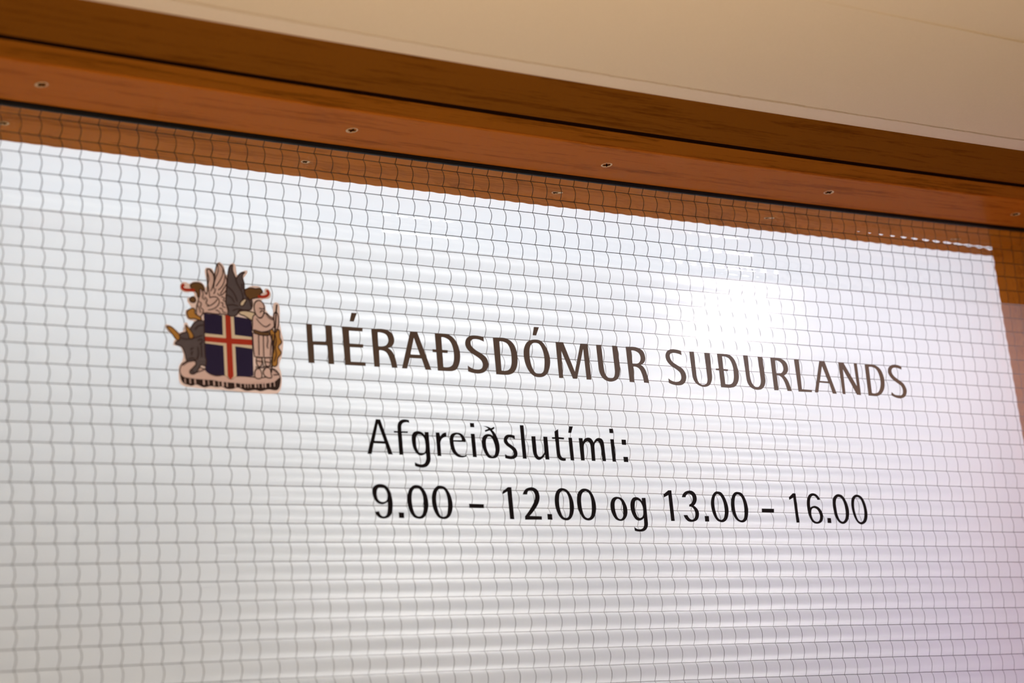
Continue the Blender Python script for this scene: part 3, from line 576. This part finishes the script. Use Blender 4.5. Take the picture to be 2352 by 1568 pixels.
  ('0', [['652.15,-202.55,s 656.06,-203.79,s 659.11,-207.9,s 660.67,-213.59,s 660.18,-218.79,s 657.57,-223.47,s 653.01,-225.68,s 649.09,-224.58,s 646.32,-221,s 644.96,-215.34,s 644.89,-210.18,s 646,-206.02,s 648.89,-203.39,s', '652.08,-204.79,s 654.93,-206.15,s 656.63,-210.01,s 657.18,-215.19,s 656.51,-219.86,s 654.55,-222.98,s 652.3,-223.93,s 649.81,-222.51,s 648.31,-218.4,s 648,-213.75,s 648.18,-209.1,s 649.84,-205.71,s']]),
  ('0', [['671.25,-202.6,s 675.55,-203.99,s 678.31,-207.88,s 679.62,-213.88,s 679.46,-219.1,s 677,-223.81,s 672.4,-225.93,s 668.45,-224.67,s 665.7,-220.8,s 664.14,-215.11,s 664.15,-209.91,s 665.42,-205.72,s 668.32,-203.33,s', '671.23,-204.59,s 674.14,-205.85,s 676.1,-210.26,s 676.64,-215.48,s 675.74,-220.18,s 674,-223.06,s 671.34,-224.12,s 668.85,-222.59,s 667.4,-218.45,s 666.74,-213.52,s 667.28,-208.82,s 668.94,-205.56,s']]),
 ],
}
CREST = [
  ('backing', 'fill', 'halo', '102.41,-104.61,s 104.98,-104.07,s 109.28,-106.85,s 111.59,-108.73,s 114.91,-106.67,s 115.14,-102.77,s 117.37,-102.01,s 118.7,-104.57,s 122.12,-101.25,s 117.9,-99.69,s 116.83,-93.89,s 120.73,-92.24,s 118.39,-88.19,s 118.73,-85.68,s 121.39,-84.55,s 123.4,-83.47,s 122.35,-81.55,s 118.75,-82.2,s 114.93,-81.31,s 113.84,-79.09,s 114.77,-76.34,s 117.56,-75.06,s 120.41,-76.08,s 122.76,-74.65,s 127.35,-74.16,s 130.51,-75.72,s 131.56,-77.84,s 132.49,-73.37,s 131.48,-66.53,s 133.19,-64.37,s 137.09,-64.93,s 138.41,-67.09,s 140.66,-60.71,s 142.82,-60.08,s 145.29,-62.85,s 146.31,-67.52,s 147.61,-68.05,s 149.1,-61.57,s 152.8,-60.12,s 153.83,-64.68,s 154.49,-67.67,s 158.02,-64.96,s 161.88,-64.52,s 158.86,-69.35,s 158.18,-74.49,s 159.24,-76.63,s 163.08,-74.49,s 169.84,-74.22,s 172,-77.11,s 173.06,-78.43,s 172.95,-76.21,s 175.2,-75.08,s 177.57,-78.09,s 176.22,-81.7,s 170.67,-83.39,s 173.01,-86.72,s 173.32,-89.87,s 177.39,-93.52,s 178.32,-90.15,s 178.95,-85.33,s 181.36,-83.94,s 183.12,-85.98,s 183.22,-91.08,s 182.61,-97.49,s 183.46,-104.42,s 184.24,-109.44,s 182.41,-120.29,s 179.89,-126.71,s 180.97,-130.42,s 181.32,-134.79,s 180.13,-141.73,s 176.84,-145.12,s 158.81,-145.34,s 139.16,-144.59,s 116.66,-143.84,s 110.3,-141.72,s 109.76,-133.56,s 110.19,-130.5,s 113,-126.08,s 113.29,-121.18,s 111.06,-117.77,s 107.28,-117.14,s 107.83,-114.17,s 108.7,-112.41,s 103.98,-108.3,s', 0),
  ('rock_slab', 'fill', 'pink', '110.52,-134.74,s 111.89,-129.8,s 115.75,-127.15,s 120.91,-126.56,s 122.63,-129.83,s 128.3,-131.97,s 130.74,-134.29,s 135.85,-135.56,s 141.1,-134.86,s 145.2,-137.24,s 148.95,-135.07,s 161.52,-135.05,s 166.17,-135.25,s 173,-133.34,s 174.31,-129.21,s 177.44,-129.67,s 179.76,-132.99,s 180.1,-135.79,s 178.62,-139.3,s 152.49,-141.19,s 132.97,-140,s 122.07,-139.01,s 113.81,-138.21,s', 0),
  ('rock_slab', 'fill', 'black', '110.61,-134.25,s 111.49,-136.51,s 115.75,-137.81 122.12,-138.28,s 127.9,-138.41,s 133.07,-138.46,s 136.92,-139,s 142.11,-139.36,s 147.99,-139.56,s 152.58,-139.83,s 159.2,-139.75,s 167.23,-139.11,s 172.64,-138.35,s 176.08,-137.24,s 179.65,-134.56,s 180.1,-135.79,s 179.34,-140.51,s 177,-143,s 170.97,-142.78,s 165.53,-144.16,s 161.58,-143.54,s 155.56,-144.44,s 149.76,-142.56,s 145.75,-143.67,s 141.83,-143.73,s 138.65,-142.47,s 135.37,-142.94,s 130.87,-142.54,s 126.29,-143.56,s 121.25,-141.97,s 117.99,-142.98,s 115.47,-142.5,s 112.66,-141.61,s 110.91,-138.97,s', 0),
  ('shield', 'fill', 'navy', '129.12,-95 142.37,-95.45 147.01,-95.13 162.4,-96.64 162.28,-108.92 161.24,-134.26 155.55,-134.98,s 149.28,-135.06,s 145.18,-137.55 141.23,-134.98,s 133.25,-135.51,s 128.84,-133.66,s 127.8,-131.69', 0),
  ('shield', 'fill', 'cream', '141.91,-95.48 149.96,-95.42 149.85,-107.95 161.77,-108.64 161.5,-116.29 149.68,-115.44 149.35,-134.99 145.17,-137.61 141.17,-134.86 141.45,-115.5 128.67,-114.61 128.94,-108.23 141.58,-108.6', 0),
  ('shield', 'fill', 'red', '143.97,-95.21 147.74,-95.08 147.58,-110.34 161.72,-110.33 161.59,-114.1 147.53,-114.08 147.23,-135.28 144.97,-137.74 143.09,-135.5 143.6,-113.82 128.74,-113.49 128.88,-110.21 143.56,-110.47', 0),
  ('bull', 'fill', 'grey', '129,-99.98 124.44,-100.29,s 121.4,-102.54,s 118.93,-106.1,s 117.53,-105.88,s 115.91,-108.26,s 112.17,-109.73,s 111.32,-113.47,s 108.23,-116.1,s 111.09,-117.34,s 112.95,-118.27,s 114.72,-122.93,s 115.88,-127.02,s 120.9,-126.74,s 121.74,-128.65,s 119.87,-130.89,s 117.1,-134.39,s 120.06,-135.15,s 123.13,-132.24,s 125.26,-129.07,s 128.13,-129.53,s 128.32,-123.38 128.64,-111.03', 0),
  ('bull', 'fill', 'gold', '103.12,-105.48 106.18,-105.4,s 109.53,-107.94,s 111.72,-110.87,s 111.32,-113.47 109.64,-113.75,s 106.55,-109.97,s 104.17,-107.19,s', 0),
  ('bull', 'fill', 'gold', '116.38,-103.49 117.83,-105.06,s 120.22,-108.17,s 121.12,-110.39,s 120.77,-111.89 118.56,-112.28,s 117.65,-109.26,s 116.44,-106.88,s', 0),
  ('griffin', 'fill', 'pink', '133.09,-65.89 135.23,-65.34,s 137.43,-67.93,s 138.19,-70.52 140.63,-61.22,s 142.28,-61.33,s 144.55,-64.05,s 145.62,-68.02,s 146.67,-72.24,s 145.78,-78.62,s 145.45,-88.71,s 145.87,-94.33,s 142.42,-94.7,s 137.15,-94.94,s 129.32,-94.87,s 125.22,-98.26,s 124.3,-92.11,s 125.94,-86.39,s 126.17,-82.63,s 127.11,-80.06,s 128.39,-78.4,s 130.26,-79.82,s 131.94,-82.19,s 132.95,-73.33,s', 0),
  ('griffin', 'fill', 'brown', '120.99,-77.1,s 123.89,-75.31,s 128.56,-75.56,s 130.37,-78.06,s 130.11,-80.14,s 127.69,-79.08,s 127.15,-82.56,s 126.04,-84.82,s 125.23,-82.08,s 123.7,-80.64,s 121.71,-79.23,s', 0),
  ('griffin', 'fill', 'brown', '119.99,-86.21,s 122.81,-84.63,s 124.12,-86.53,s 123.24,-88.21,s 120.53,-88.04,s', 0),
  ('griffin', 'fill', 'gold', '117.69,-94.57,s 121.18,-92.34,s 123.08,-92.94,s 123.11,-95.61,s 127.16,-98.25,s 126.55,-99.78,s 122.58,-99.06,s 118.83,-99.13,s 117.68,-96.92,s', 0),
  ('griffin', 'line', 'red', '116.81,-76.81,s 115.44,-78.16,s 115.73,-79.82,s 117.88,-80.46,s 120.48,-80.32,s 123.85,-80.31,s', 1.945),
  ('dragon', 'fill', 'grey', '151.6,-61.04 149.54,-61.98,s 148.02,-65.79,s 146.93,-72.22,s 145.77,-79.88,s 144.87,-87.5,s 146.48,-91.15,s 146.02,-95.07,s 152.01,-94.66,s 154.02,-91.37,s 161.82,-90.56,s 163.47,-88.04,s 163.45,-83.61,s 160.58,-81.41,s 158.66,-80.16,s 158.87,-73.17,s 157.91,-69.56,s 158.36,-66.98,s 160.06,-65.56 156.95,-66.01,s 154.64,-68.42,s 153.3,-70.56 152.16,-67.67,s 151.21,-64.89,s', 0),
  ('dragon', 'fill', 'cream', '154.83,-87.28,s 157.19,-84.07,s 159.49,-83.59,s 158.39,-86.01,s 156.5,-88.29,s', 0),
  ('dragon', 'fill', 'brown', '158.82,-77.74,s 161.08,-76.17,s 164.34,-75.66,s 166.67,-76.06,s 170.28,-75.58,s 171.47,-77.92,s 169.6,-79.46,s 170.7,-81.16,s 166.58,-82.11,s 163.83,-82.95,s 161.75,-83.86,s 159.74,-81.98,s', 0),
  ('dragon', 'line', 'red', '168,-81.05,s 171.38,-81.11,s 174.5,-80.11,s 175.79,-78.23,s 174.78,-76.26,s', 1.838),
  ('giant', 'fill', 'cream', '153.63,-93.28,s 155.87,-91.62,s 162.54,-91.78,s 165.46,-93.28,s 164.13,-97.79,s 162.15,-97.36,s 157.65,-94.89,s', 0),
  ('giant', 'fill', 'gold', '174.6,-102.14,s 176.74,-102.45,s 178.47,-104.74,s 181.36,-102.33,s 181.78,-107.69,s 182.91,-110.79,s 180.36,-114.1,s 182.04,-117.91,s 179.24,-121.85,s 178.37,-126.3,s 175.34,-127.09,s 175,-122.59,s 177.09,-114.3,s', 0),
  ('giant', 'fill', 'pink', '162.57,-105.76 168.87,-106.74,s 174.95,-106.54 176.05,-111.84,s 175.77,-121.29 169.14,-121.8,s 162.8,-121.53 162.38,-115.18,s', 0),
  ('giant', 'fill', 'pink', '163.52,-94.99,s 165.79,-93.25,s 167.33,-95.36,s 169.7,-95.2,s 172.5,-91.83,s 175.85,-94.27,s 178.78,-95.97,s 178.25,-100.32,s 175.2,-103.18,s 169.01,-104.84,s 162.99,-104.6,s 162.83,-100.08,s', 0),
  ('giant', 'fill', 'pink', '164.78,-88.58,s 165.68,-85.35,s 168.35,-83.75,s 170.97,-84.96,s 172.1,-88.05,s 171.48,-91.91,s 169.71,-94.94,s 167.15,-94.99,s 165.32,-92.34,s', 0),
  ('giant', 'fill', 'brown', '163.6,-103.49 169.01,-104.84,s 174.43,-104.49 174.54,-106.63 168.85,-106.99,s 163.57,-105.82', 0),
  ('giant', 'fill', 'pink', '164.1,-122.08 167.65,-122.01 167.62,-126.13,s 166.14,-128.09,s 164.22,-126.94,s', 0),
  ('giant', 'fill', 'pink', '169.93,-122 173.58,-121.67 173.55,-125.81,s 172.07,-127.64,s 170.27,-126.61,s', 0),
  ('giant', 'fill', 'pink', '163.06,-130.12,s 165.9,-129.66,s 167.08,-133.64,s 166.13,-135.68,s 162.8,-135.73,s 161.93,-133.91,s', 0),
  ('giant', 'fill', 'pink', '169.27,-129.29,s 172.67,-128.67,s 173.72,-132.68,s 173.91,-134.67,s 171.53,-135.16,s 168.33,-132.96,s', 0),
  ('giant', 'fill', 'pink', '178.7,-92.35,s 180.31,-90.78,s 181.55,-92.47,s 181.72,-97.55,s 180.35,-102.21,s 178.78,-102.31,s 178.35,-97.14,s', 0),
  ('giant', 'line', 'black', '181.24,-85.61,s 180.28,-91.29,s 178.47,-104.74,s 176.55,-114.33,s 173.94,-131.54,s', 1.031),
  ('griffin', 'line', 'dark', '135.06,-65.92,s 137.35,-69.2,s 137.5,-72.97,s 136.34,-76.84,s 134.82,-80.09,s', 0.463),
  ('griffin', 'line', 'dark', '133.29,-67.96,s 134.15,-71.98,s 133.16,-75.2,s 133.54,-79.56,s 133.88,-84.55,s', 0.461),
  ('griffin', 'line', 'dark', '144.39,-64.51,s 143.79,-68.67,s 141.17,-73.31,s 138.65,-76.66,s', 0.467),
  ('griffin', 'line', 'dark', '145.41,-69.18,s 144.63,-73.03,s 142.96,-76.32,s 140.14,-79.06,s', 0.467),
  ('griffin', 'line', 'dark', '140.91,-61.95,s 140.83,-66.39,s 139.06,-70.32,s 137.51,-74.86,s 136.88,-78.68,s', 0.466),
  ('griffin', 'line', 'dark', '146.27,-74.16,s 144.58,-76.82,s 142.75,-79.48,s 141.3,-81.48,s', 0.467),
  ('griffin', 'line', 'dark', '145.78,-78.62,s 143.29,-81.33,s 140.58,-82.48,s 139.36,-81,s', 0.467),
  ('griffin', 'line', 'dark', '138.24,-77.95,s 137.55,-80.51,s 136.68,-81.83,s', 0.463),
  ('griffin', 'line', 'dark', '133.88,-84.55,s 136.56,-83.72,s 139.15,-84.16,s 140.31,-86.58,s 138.79,-89.82,s 135.38,-91.94,s 132.06,-92.8,s', 0.461),
  ('griffin', 'line', 'dark', '139.09,-85.1,s 137.1,-87.44,s 134.22,-89.53,s 131.56,-90.35,s', 0.463),
  ('griffin', 'line', 'dark', '141.84,-83.33,s 143.79,-83.81,s 143.33,-85.73,s 144.95,-86.24,s', 0.464),
  ('griffin', 'line', 'dark', '141.26,-87.14,s 142.88,-87.65,s 142.42,-89.56,s 144.35,-90.36,s', 0.464),
  ('griffin', 'line', 'dark', '140.03,-90.99,s 141.97,-91.47,s 142.51,-93.31,s 144.79,-93.78,s', 0.463),
  ('griffin', 'line', 'dark', '128.29,-79.97,s 129.44,-82.38,s 128.63,-84.94,s 130.52,-86.05,s', 0.46),
  ('griffin', 'line', 'dark', '125.87,-87.64,s 127.75,-88.75,s 126.94,-91.3,s 128.78,-93.04,s 127.98,-95.58,s', 0.457),
  ('griffin', 'line', 'dark', '125.06,-90.19,s 126.21,-92.6,s 126.71,-95.05,s', 0.457),
  ('griffin', 'line', 'dark', '129.98,-84.22,s 131.83,-85.95,s 131.02,-88.51,s 132.91,-89.62,s', 0.46),
  ('griffin', 'line', 'dark', '137.31,-92.43,s 139.25,-92.92,s 140.47,-94.4,s', 0.461),
  ('griffin', 'line', 'dark', '136.82,-69.24,s 137.97,-69.78,s 137.68,-72.33,s', 0.463),
  ('dragon', 'line', 'dark', '146.81,-76.02,s 150.07,-78.92,s 152.16,-82.55,s 152.95,-85.65,s', 0.467),
  ('dragon', 'line', 'dark', '145.77,-81.77,s 149.11,-83.41,s 150.9,-86.43,s', 0.466),
  ('dragon', 'line', 'dark', '152.72,-69.22,s 153.76,-73.57,s 156.14,-77.82,s 157.36,-81.53,s 156.67,-84.74,s', 0.47),
  ('dragon', 'line', 'dark', '145.78,-88.69,s 149.46,-88.11,s 153.4,-88.77,s', 0.466),
  ('dragon', 'line', 'dark', '149.19,-92.21,s 152.6,-90.71,s 155.93,-90.79,s', 0.466),
  ('dragon', 'line', 'dark', '160.55,-81.92,s 162.01,-84.98,s 162.76,-88.73,s', 0.472),
  ('dragon', 'line', 'dark', '157.12,-73.31,s 157.19,-77.11,s', 0.472),
  ('bull', 'line', 'dark', '112.15,-112.37,s 115.94,-113.06,s 121.81,-111.77,s 127.09,-109.89,s', 0.449),
  ('bull', 'line', 'dark', '123.63,-113.5,s 126.29,-112.41,s 126.82,-114.23,s 124.78,-115.9,s', 0.455),
  ('bull', 'line', 'dark', '118.44,-119.65,s 120.44,-118.31,s', 0.451),
  ('bull', 'line', 'dark', '119.67,-120.5,s 118.86,-123.31,s', 0.451),
  ('bull', 'line', 'dark', '123.39,-117.52,s 123.73,-122.41,s 122.21,-126.18,s', 0.454),
  ('bull', 'line', 'dark', '126.06,-116.13,s 125.88,-124.13,s', 0.454),
  ('bull', 'line', 'dark', '116.46,-125.89,s 119.71,-125.09,s 121.53,-126.83,s', 0.449),
  ('bull', 'line', 'dark', '122.13,-106.51,s 124.87,-103.85,s 128.82,-102.97,s', 0.454),
  ('bull', 'line', 'dark', '118.44,-135.54,s 123.69,-133.56,s 128.32,-131.66,s', 0.449),
  ('bull', 'line', 'dark', '117.66,-132.54,s 119.48,-134.27,s', 0.449),
  ('giant', 'line', 'dark', '168.12,-88.97,s 170.1,-89.47,s 171.49,-89.05,s', 0.475),
  ('giant', 'line', 'dark', '168.57,-92.11,s 169.67,-90.76,s 171.01,-90.99,s', 0.475),
  ('giant', 'line', 'dark', '165.59,-96.11,s 168.07,-99.1,s 171.95,-101.37,s 175.48,-99.24,s', 0.473),
  ('giant', 'line', 'dark', '169.89,-106.55,s 169.17,-121.36,s', 0.475),
  ('giant', 'line', 'dark', '166.47,-107.4,s 165.85,-120.92,s', 0.473),
  ('giant', 'line', 'dark', '172.55,-107.01,s 172.75,-110.78,s 172.01,-114.6,s 172.59,-115.82,s', 0.475),
  ('giant', 'line', 'dark', '172.59,-92.46,s 175.08,-95.46,s 178.4,-96.5,s', 0.477),
  ('giant', 'line', 'dark', '163.93,-124.46,s 167.57,-124.89,s', 0.469),
  ('giant', 'line', 'dark', '169.93,-124.75,s 173.59,-125.18,s', 0.472),
  ('giant', 'line', 'dark', '167.75,-122.37,s 168.4,-127.34,s 169.19,-130.42,s', 0.472),
  ('giant', 'line', 'dark', '162.64,-128.59,s 166.61,-129,s 170.04,-127.87,s 174.4,-127.95,s', 0.469),
  ('giant', 'line', 'dark', '178.08,-105.4,s 178.87,-110.4,s 177.72,-114.89,s 178.21,-119.27,s 176.35,-124.4,s', 0.478),
  ('giant', 'line', 'dark', '176.47,-106.13,s 174.71,-114.44,s 173.92,-120.77,s', 0.477),
  ('rock_slab', 'line', 'dark', '120.89,-126.86,s 116.35,-127.73,s 112.36,-130.38,s', 0.451),
  ('rock_slab', 'line', 'dark', '174.63,-129.5,s 177.19,-131.25,s 179.13,-132.4,s 175.03,-133.24,s', 0.473),
  ('rock_slab', 'line', 'dark', '130.72,-134.6,s 134.52,-135.94,s 136.52,-135.22,s', 0.455),
  ('rock_slab', 'line', 'pink', '113.28,-138.66,s 113.34,-141.81,s', 0.574),
  ('rock_slab', 'line', 'pink', '116.66,-138.55,s 116.73,-141.71,s', 0.706),
  ('rock_slab', 'line', 'pink', '120.04,-138.69,s 120.11,-141.85,s', 0.901),
  ('rock_slab', 'line', 'pink', '125.94,-138.88,s 126,-142.05,s', 1.098),
  ('rock_slab', 'line', 'pink', '129.15,-138.96,s 129.21,-142.14,s', 0.519),
  ('rock_slab', 'line', 'pink', '132.89,-139.14,s 132.95,-142.32,s', 0.911),
  ('rock_slab', 'line', 'pink', '136.13,-139.23,s 136.19,-142.41,s', 0.522),
  ('rock_slab', 'line', 'pink', '138.86,-139.34,s 138.91,-142.52,s', 1.305),
  ('rock_slab', 'line', 'pink', '141.78,-139.44,s 141.83,-142.63,s', 0.788),
  ('rock_slab', 'line', 'pink', '147.46,-139.65,s 147.51,-142.85,s', 0.923),
  ('rock_slab', 'line', 'pink', '151.28,-139.52,s 151.33,-142.73,s', 0.529),
  ('rock_slab', 'line', 'pink', '154.26,-139.38,s 154.3,-142.58,s', 0.663),
  ('rock_slab', 'line', 'pink', '156.25,-139.28,s 156.29,-142.49,s', 0.531),
  ('rock_slab', 'line', 'pink', '158.24,-139.18,s 158.28,-142.39,s', 0.532),
  ('rock_slab', 'line', 'pink', '161.57,-139.02,s 161.61,-142.24,s', 1.068),
  ('rock_slab', 'line', 'pink', '163.77,-138.91,s 163.81,-142.13,s', 0.536),
  ('rock_slab', 'line', 'pink', '166.72,-138.76,s 166.75,-141.99,s', 0.804),
  ('rock_slab', 'line', 'pink', '168.59,-138.67,s 168.63,-141.9,s', 0.941),
  ('rock_slab', 'line', 'pink', '172.12,-138.12,s 172.15,-141.36,s', 0.672),
  ('rock_slab', 'line', 'pink', '175.04,-137.67,s 175.07,-140.91,s', 0.607),
]

def parse(s):
    out = []
    for t in s.split():
        q = t.split(','); out.append((float(q[0]) * 0.001, float(q[1]) * 0.001, q[2] if len(q) > 2 else 'c'))
    return out
def smooth(pts, closed=True, step=5):
    n = len(pts); res = []
    def d(a, b): return math.hypot(b[0] - a[0], b[1] - a[1]) or 1e-9
    def unit(a, b):
        k = d(a, b); return ((b[0] - a[0]) / k, (b[1] - a[1]) / k)
    def tang(i):
        p = pts[i]
        a = pts[(i - 1) % n] if (closed or i > 0) else p
        b = pts[(i + 1) % n] if (closed or i < n - 1) else p
        if p[2] == 's': return unit(a, b)
        if p[2] == 'l':
            if a[2] == 'c' or (a[2] == 'l' and b[2] != 'c'): return unit(a, p)
            return unit(p, b)
        return None
    for i in range(n if closed else n - 1):
        A_, B_ = pts[i], pts[(i + 1) % n]
        res.append((A_[0], A_[1]))
        if A_[2] != 's' and B_[2] != 's': continue
        ta, tb = tang(i), tang((i + 1) % n); k = d(A_, B_)
        if ta is None:
            ch = unit(A_, B_); w = 2 * (ch[0] * tb[0] + ch[1] * tb[1]); ta = (w * ch[0] - tb[0], w * ch[1] - tb[1])
        if tb is None:
            ch = unit(A_, B_); w = 2 * (ch[0] * ta[0] + ch[1] * ta[1]); tb = (w * ch[0] - ta[0], w * ch[1] - ta[1])
        for j in range(1, step):
            t = j / step; t2 = t * t; t3 = t2 * t
            h0 = 2 * t3 - 3 * t2 + 1; h1 = t3 - 2 * t2 + t; h2 = -2 * t3 + 3 * t2; h3 = t3 - t2
            res.append((h0 * A_[0] + h1 * k * ta[0] + h2 * B_[0] + h3 * k * tb[0],
                        h0 * A_[1] + h1 * k * ta[1] + h2 * B_[1] + h3 * k * tb[1]))
    if not closed: res.append((pts[-1][0], pts[-1][1]))
    return res
def solid(V, F, loops, yf, yb):
    """flat cut-out with rim between yf (front) and yb (back)"""
    tri = tessellate_polygon([[Vector((x, z, 0)) for x, z in lp] for lp in loops])
    flat = [p for lp in loops for p in lp]
    b = len(V)
    V += [(x, yf, Z0 + z) for x, z in flat]; V += [(x, yb, Z0 + z) for x, z in flat]
    n = len(flat)
    F += [(b + t[0], b + t[1], b + t[2]) for t in tri]
    o = 0
    for lp in loops:
        k = len(lp)
        for i in range(k):
            a, c = o + i, o + (i + 1) % k
            F.append((b + a, b + c, b + n + c, b + n + a))
        o += k
def ribbon(V, F, line, w, yf, closed=False):
    n = len(line); b = len(V); h = w / 2
    for i in range(n):
        a = line[i - 1] if (i > 0 or closed) else line[i]
        c = line[(i + 1) % n] if (i < n - 1 or closed) else line[i]
        dx, dz = c[0] - a[0], c[1] - a[1]; k = math.hypot(dx, dz) or 1
        nx_, nz_ = -dz / k * h, dx / k * h
        V.append((line[i][0] + nx_, yf, Z0 + line[i][1] + nz_)); V.append((line[i][0] - nx_, yf, Z0 + line[i][1] - nz_))
    for i in range(n if closed else n - 1):
        j = (i + 1) % n
        F.append((b + 2 * i, b + 2 * i + 1, b + 2 * j + 1, b + 2 * j))

YF = FY - 0.00016
def lettering(name, key, mat, label, cat):
    gl = LETTERING[key]
    first = parse(gl[0][1][0][0])
    root = tag(empty(name, (min(p[0] for p in first), YF, Z0 + min(p[1] for p in first))), label, cat)
    for nm, polys in gl:
        V = []; F = []
        for i, loops in enumerate(polys):
            lp = [smooth(parse(s)) for s in loops]
            yf = YF - 0.00002 * i if nm == '\u00d0' else YF
            solid(V, F, lp, yf, FY - 0.00002)
        kind = 'numeral' if nm.isdigit() else ('punctuation_mark' if nm in ('dot', 'dash', 'colon') else 'letter')
        mesh(kind, V, F, mat, root)
    return root
lettering('title_lettering', 'title', BROWN_V, 'large dark brown capital lettering beside the coat of arms', 'lettering')
lettering('caption_lettering', 'caption', INK, 'black lower-case word ending in a colon, above the line of opening hours', 'lettering')
lettering('hours_lettering', 'hours', INK, 'lowest line of black lettering, giving the opening hours in numerals', 'lettering')

cx, cz = parse(CREST[0][3])[0][:2]
crest = tag(empty('coat_of_arms', (cx, YF, Z0 + cz)), 'coloured coat of arms, a red and white cross on a dark blue shield', 'coat of arms')
parts = {}
for idx, (part, kind, colr, s, w) in enumerate(CREST):
    P_ = parts.setdefault(part, dict(V=[], F=[], fm=[], mats=[]))
    def put(c, fn):
        if c not in P_['mats']: P_['mats'].append(c)
        n0 = len(P_['F']); fn(P_['V'], P_['F']); P_['fm'] += [P_['mats'].index(c)] * (len(P_['F']) - n0)
    y = YF - 0.000012 * idx
    if kind == 'fill':
        lp = smooth(parse(s), True, 4)
        yb = FY - 0.00002 if idx == 0 else y + 0.000006
        put(colr, lambda V, F: solid(V, F, [lp], y, yb))
        if part not in ('backing', 'shield') and colr != 'black':
            put('dark', lambda V, F: ribbon(V, F, lp, 0.00080, y - 0.000006, True))
    else:
        ln = smooth(parse(s), False, 4)
        put(colr, lambda V, F: ribbon(V, F, ln, w * (0.00125 if colr == 'dark' else 0.001), y))
for part, P_ in parts.items():
    mesh(part, P_['V'], P_['F'], [CM[c] for c in P_['mats']], crest, fm=P_['fm'])

# ------------------------------------------------------------------ lamps of the hall, out of the picture
HC = 2.80
def downlight(x, y, r, power, rgb, HC, label):
    root = tag(empty('ceiling_lamp', (x, y, HC - 0.002)), label, 'lamp')
    n = 32; V = []; F = []
    for R_, z in ((r + 0.012, -0.004), (r + 0.010, -0.010), (r, -0.010), (r, -0.005)):
        V += [(x + R_ * math.cos(2 * math.pi * i / n), y + R_ * math.sin(2 * math.pi * i / n), HC + z) for i in range(n)]
    for k in range(3):
        F += [(k * n + i, k * n + (i + 1) % n, (k + 1) * n + (i + 1) % n, (k + 1) * n + i) for i in range(n)]
    mesh('rim', V, F, STEEL, root)
    if HC > ZTOP + 0.1: box('hanger', (x - 0.001, y - 0.001, HC - 0.004), (x + 0.001, y + 0.001, 2.80), STEEL, root)
    V = [(x + r * math.cos(2 * math.pi * i / n), y + r * math.sin(2 * math.pi * i / n), HC - 0.006) for i in range(n)]
    mesh('lamp_glass', V, [tuple(range(n))[::-1]], emit_mat('lamp_glow', rgb, power), root)
downlight(2.11, -1.80, 0.08, 280.0, (1.0, 0.97, 0.98), 2.54, 'round white lamp hanging in the hall, farther from the window')
downlight(0.775, -0.235, 0.028, 250.0, (1.0, 0.90, 0.97), ZTOP + sag(0.775) + 0.0045, 'round white downlight under the low ceiling, right beside the window')
def panel(x0, x1, y0, y1, power, rgb, z, label):
    root = tag(empty('panel_lamp', ((x0 + x1) / 2, (y0 + y1) / 2, z)), label, 'lamp')
    box('housing', (x0 - 0.02, y0 - 0.02, z), (x1 + 0.02, y1 + 0.02, z + 0.03), CREAM, root)
    box('diffuser', (x0, y0, z - 0.012), (x1, y1, z - 0.0005), emit_mat('panel_glow', rgb, power), root)
    for x in (x0 + 0.05, x1 - 0.05):
        box('hanger', (x - 0.001, (y0 + y1) / 2 - 0.001, z + 0.03), (x + 0.001, (y0 + y1) / 2 + 0.001, 2.80), STEEL, root)
panel(1.20, 1.62, -1.91, -1.73, 65.0, (1.0, 0.98, 0.96), 2.525, 'flat white panel lamp hanging in the hall')
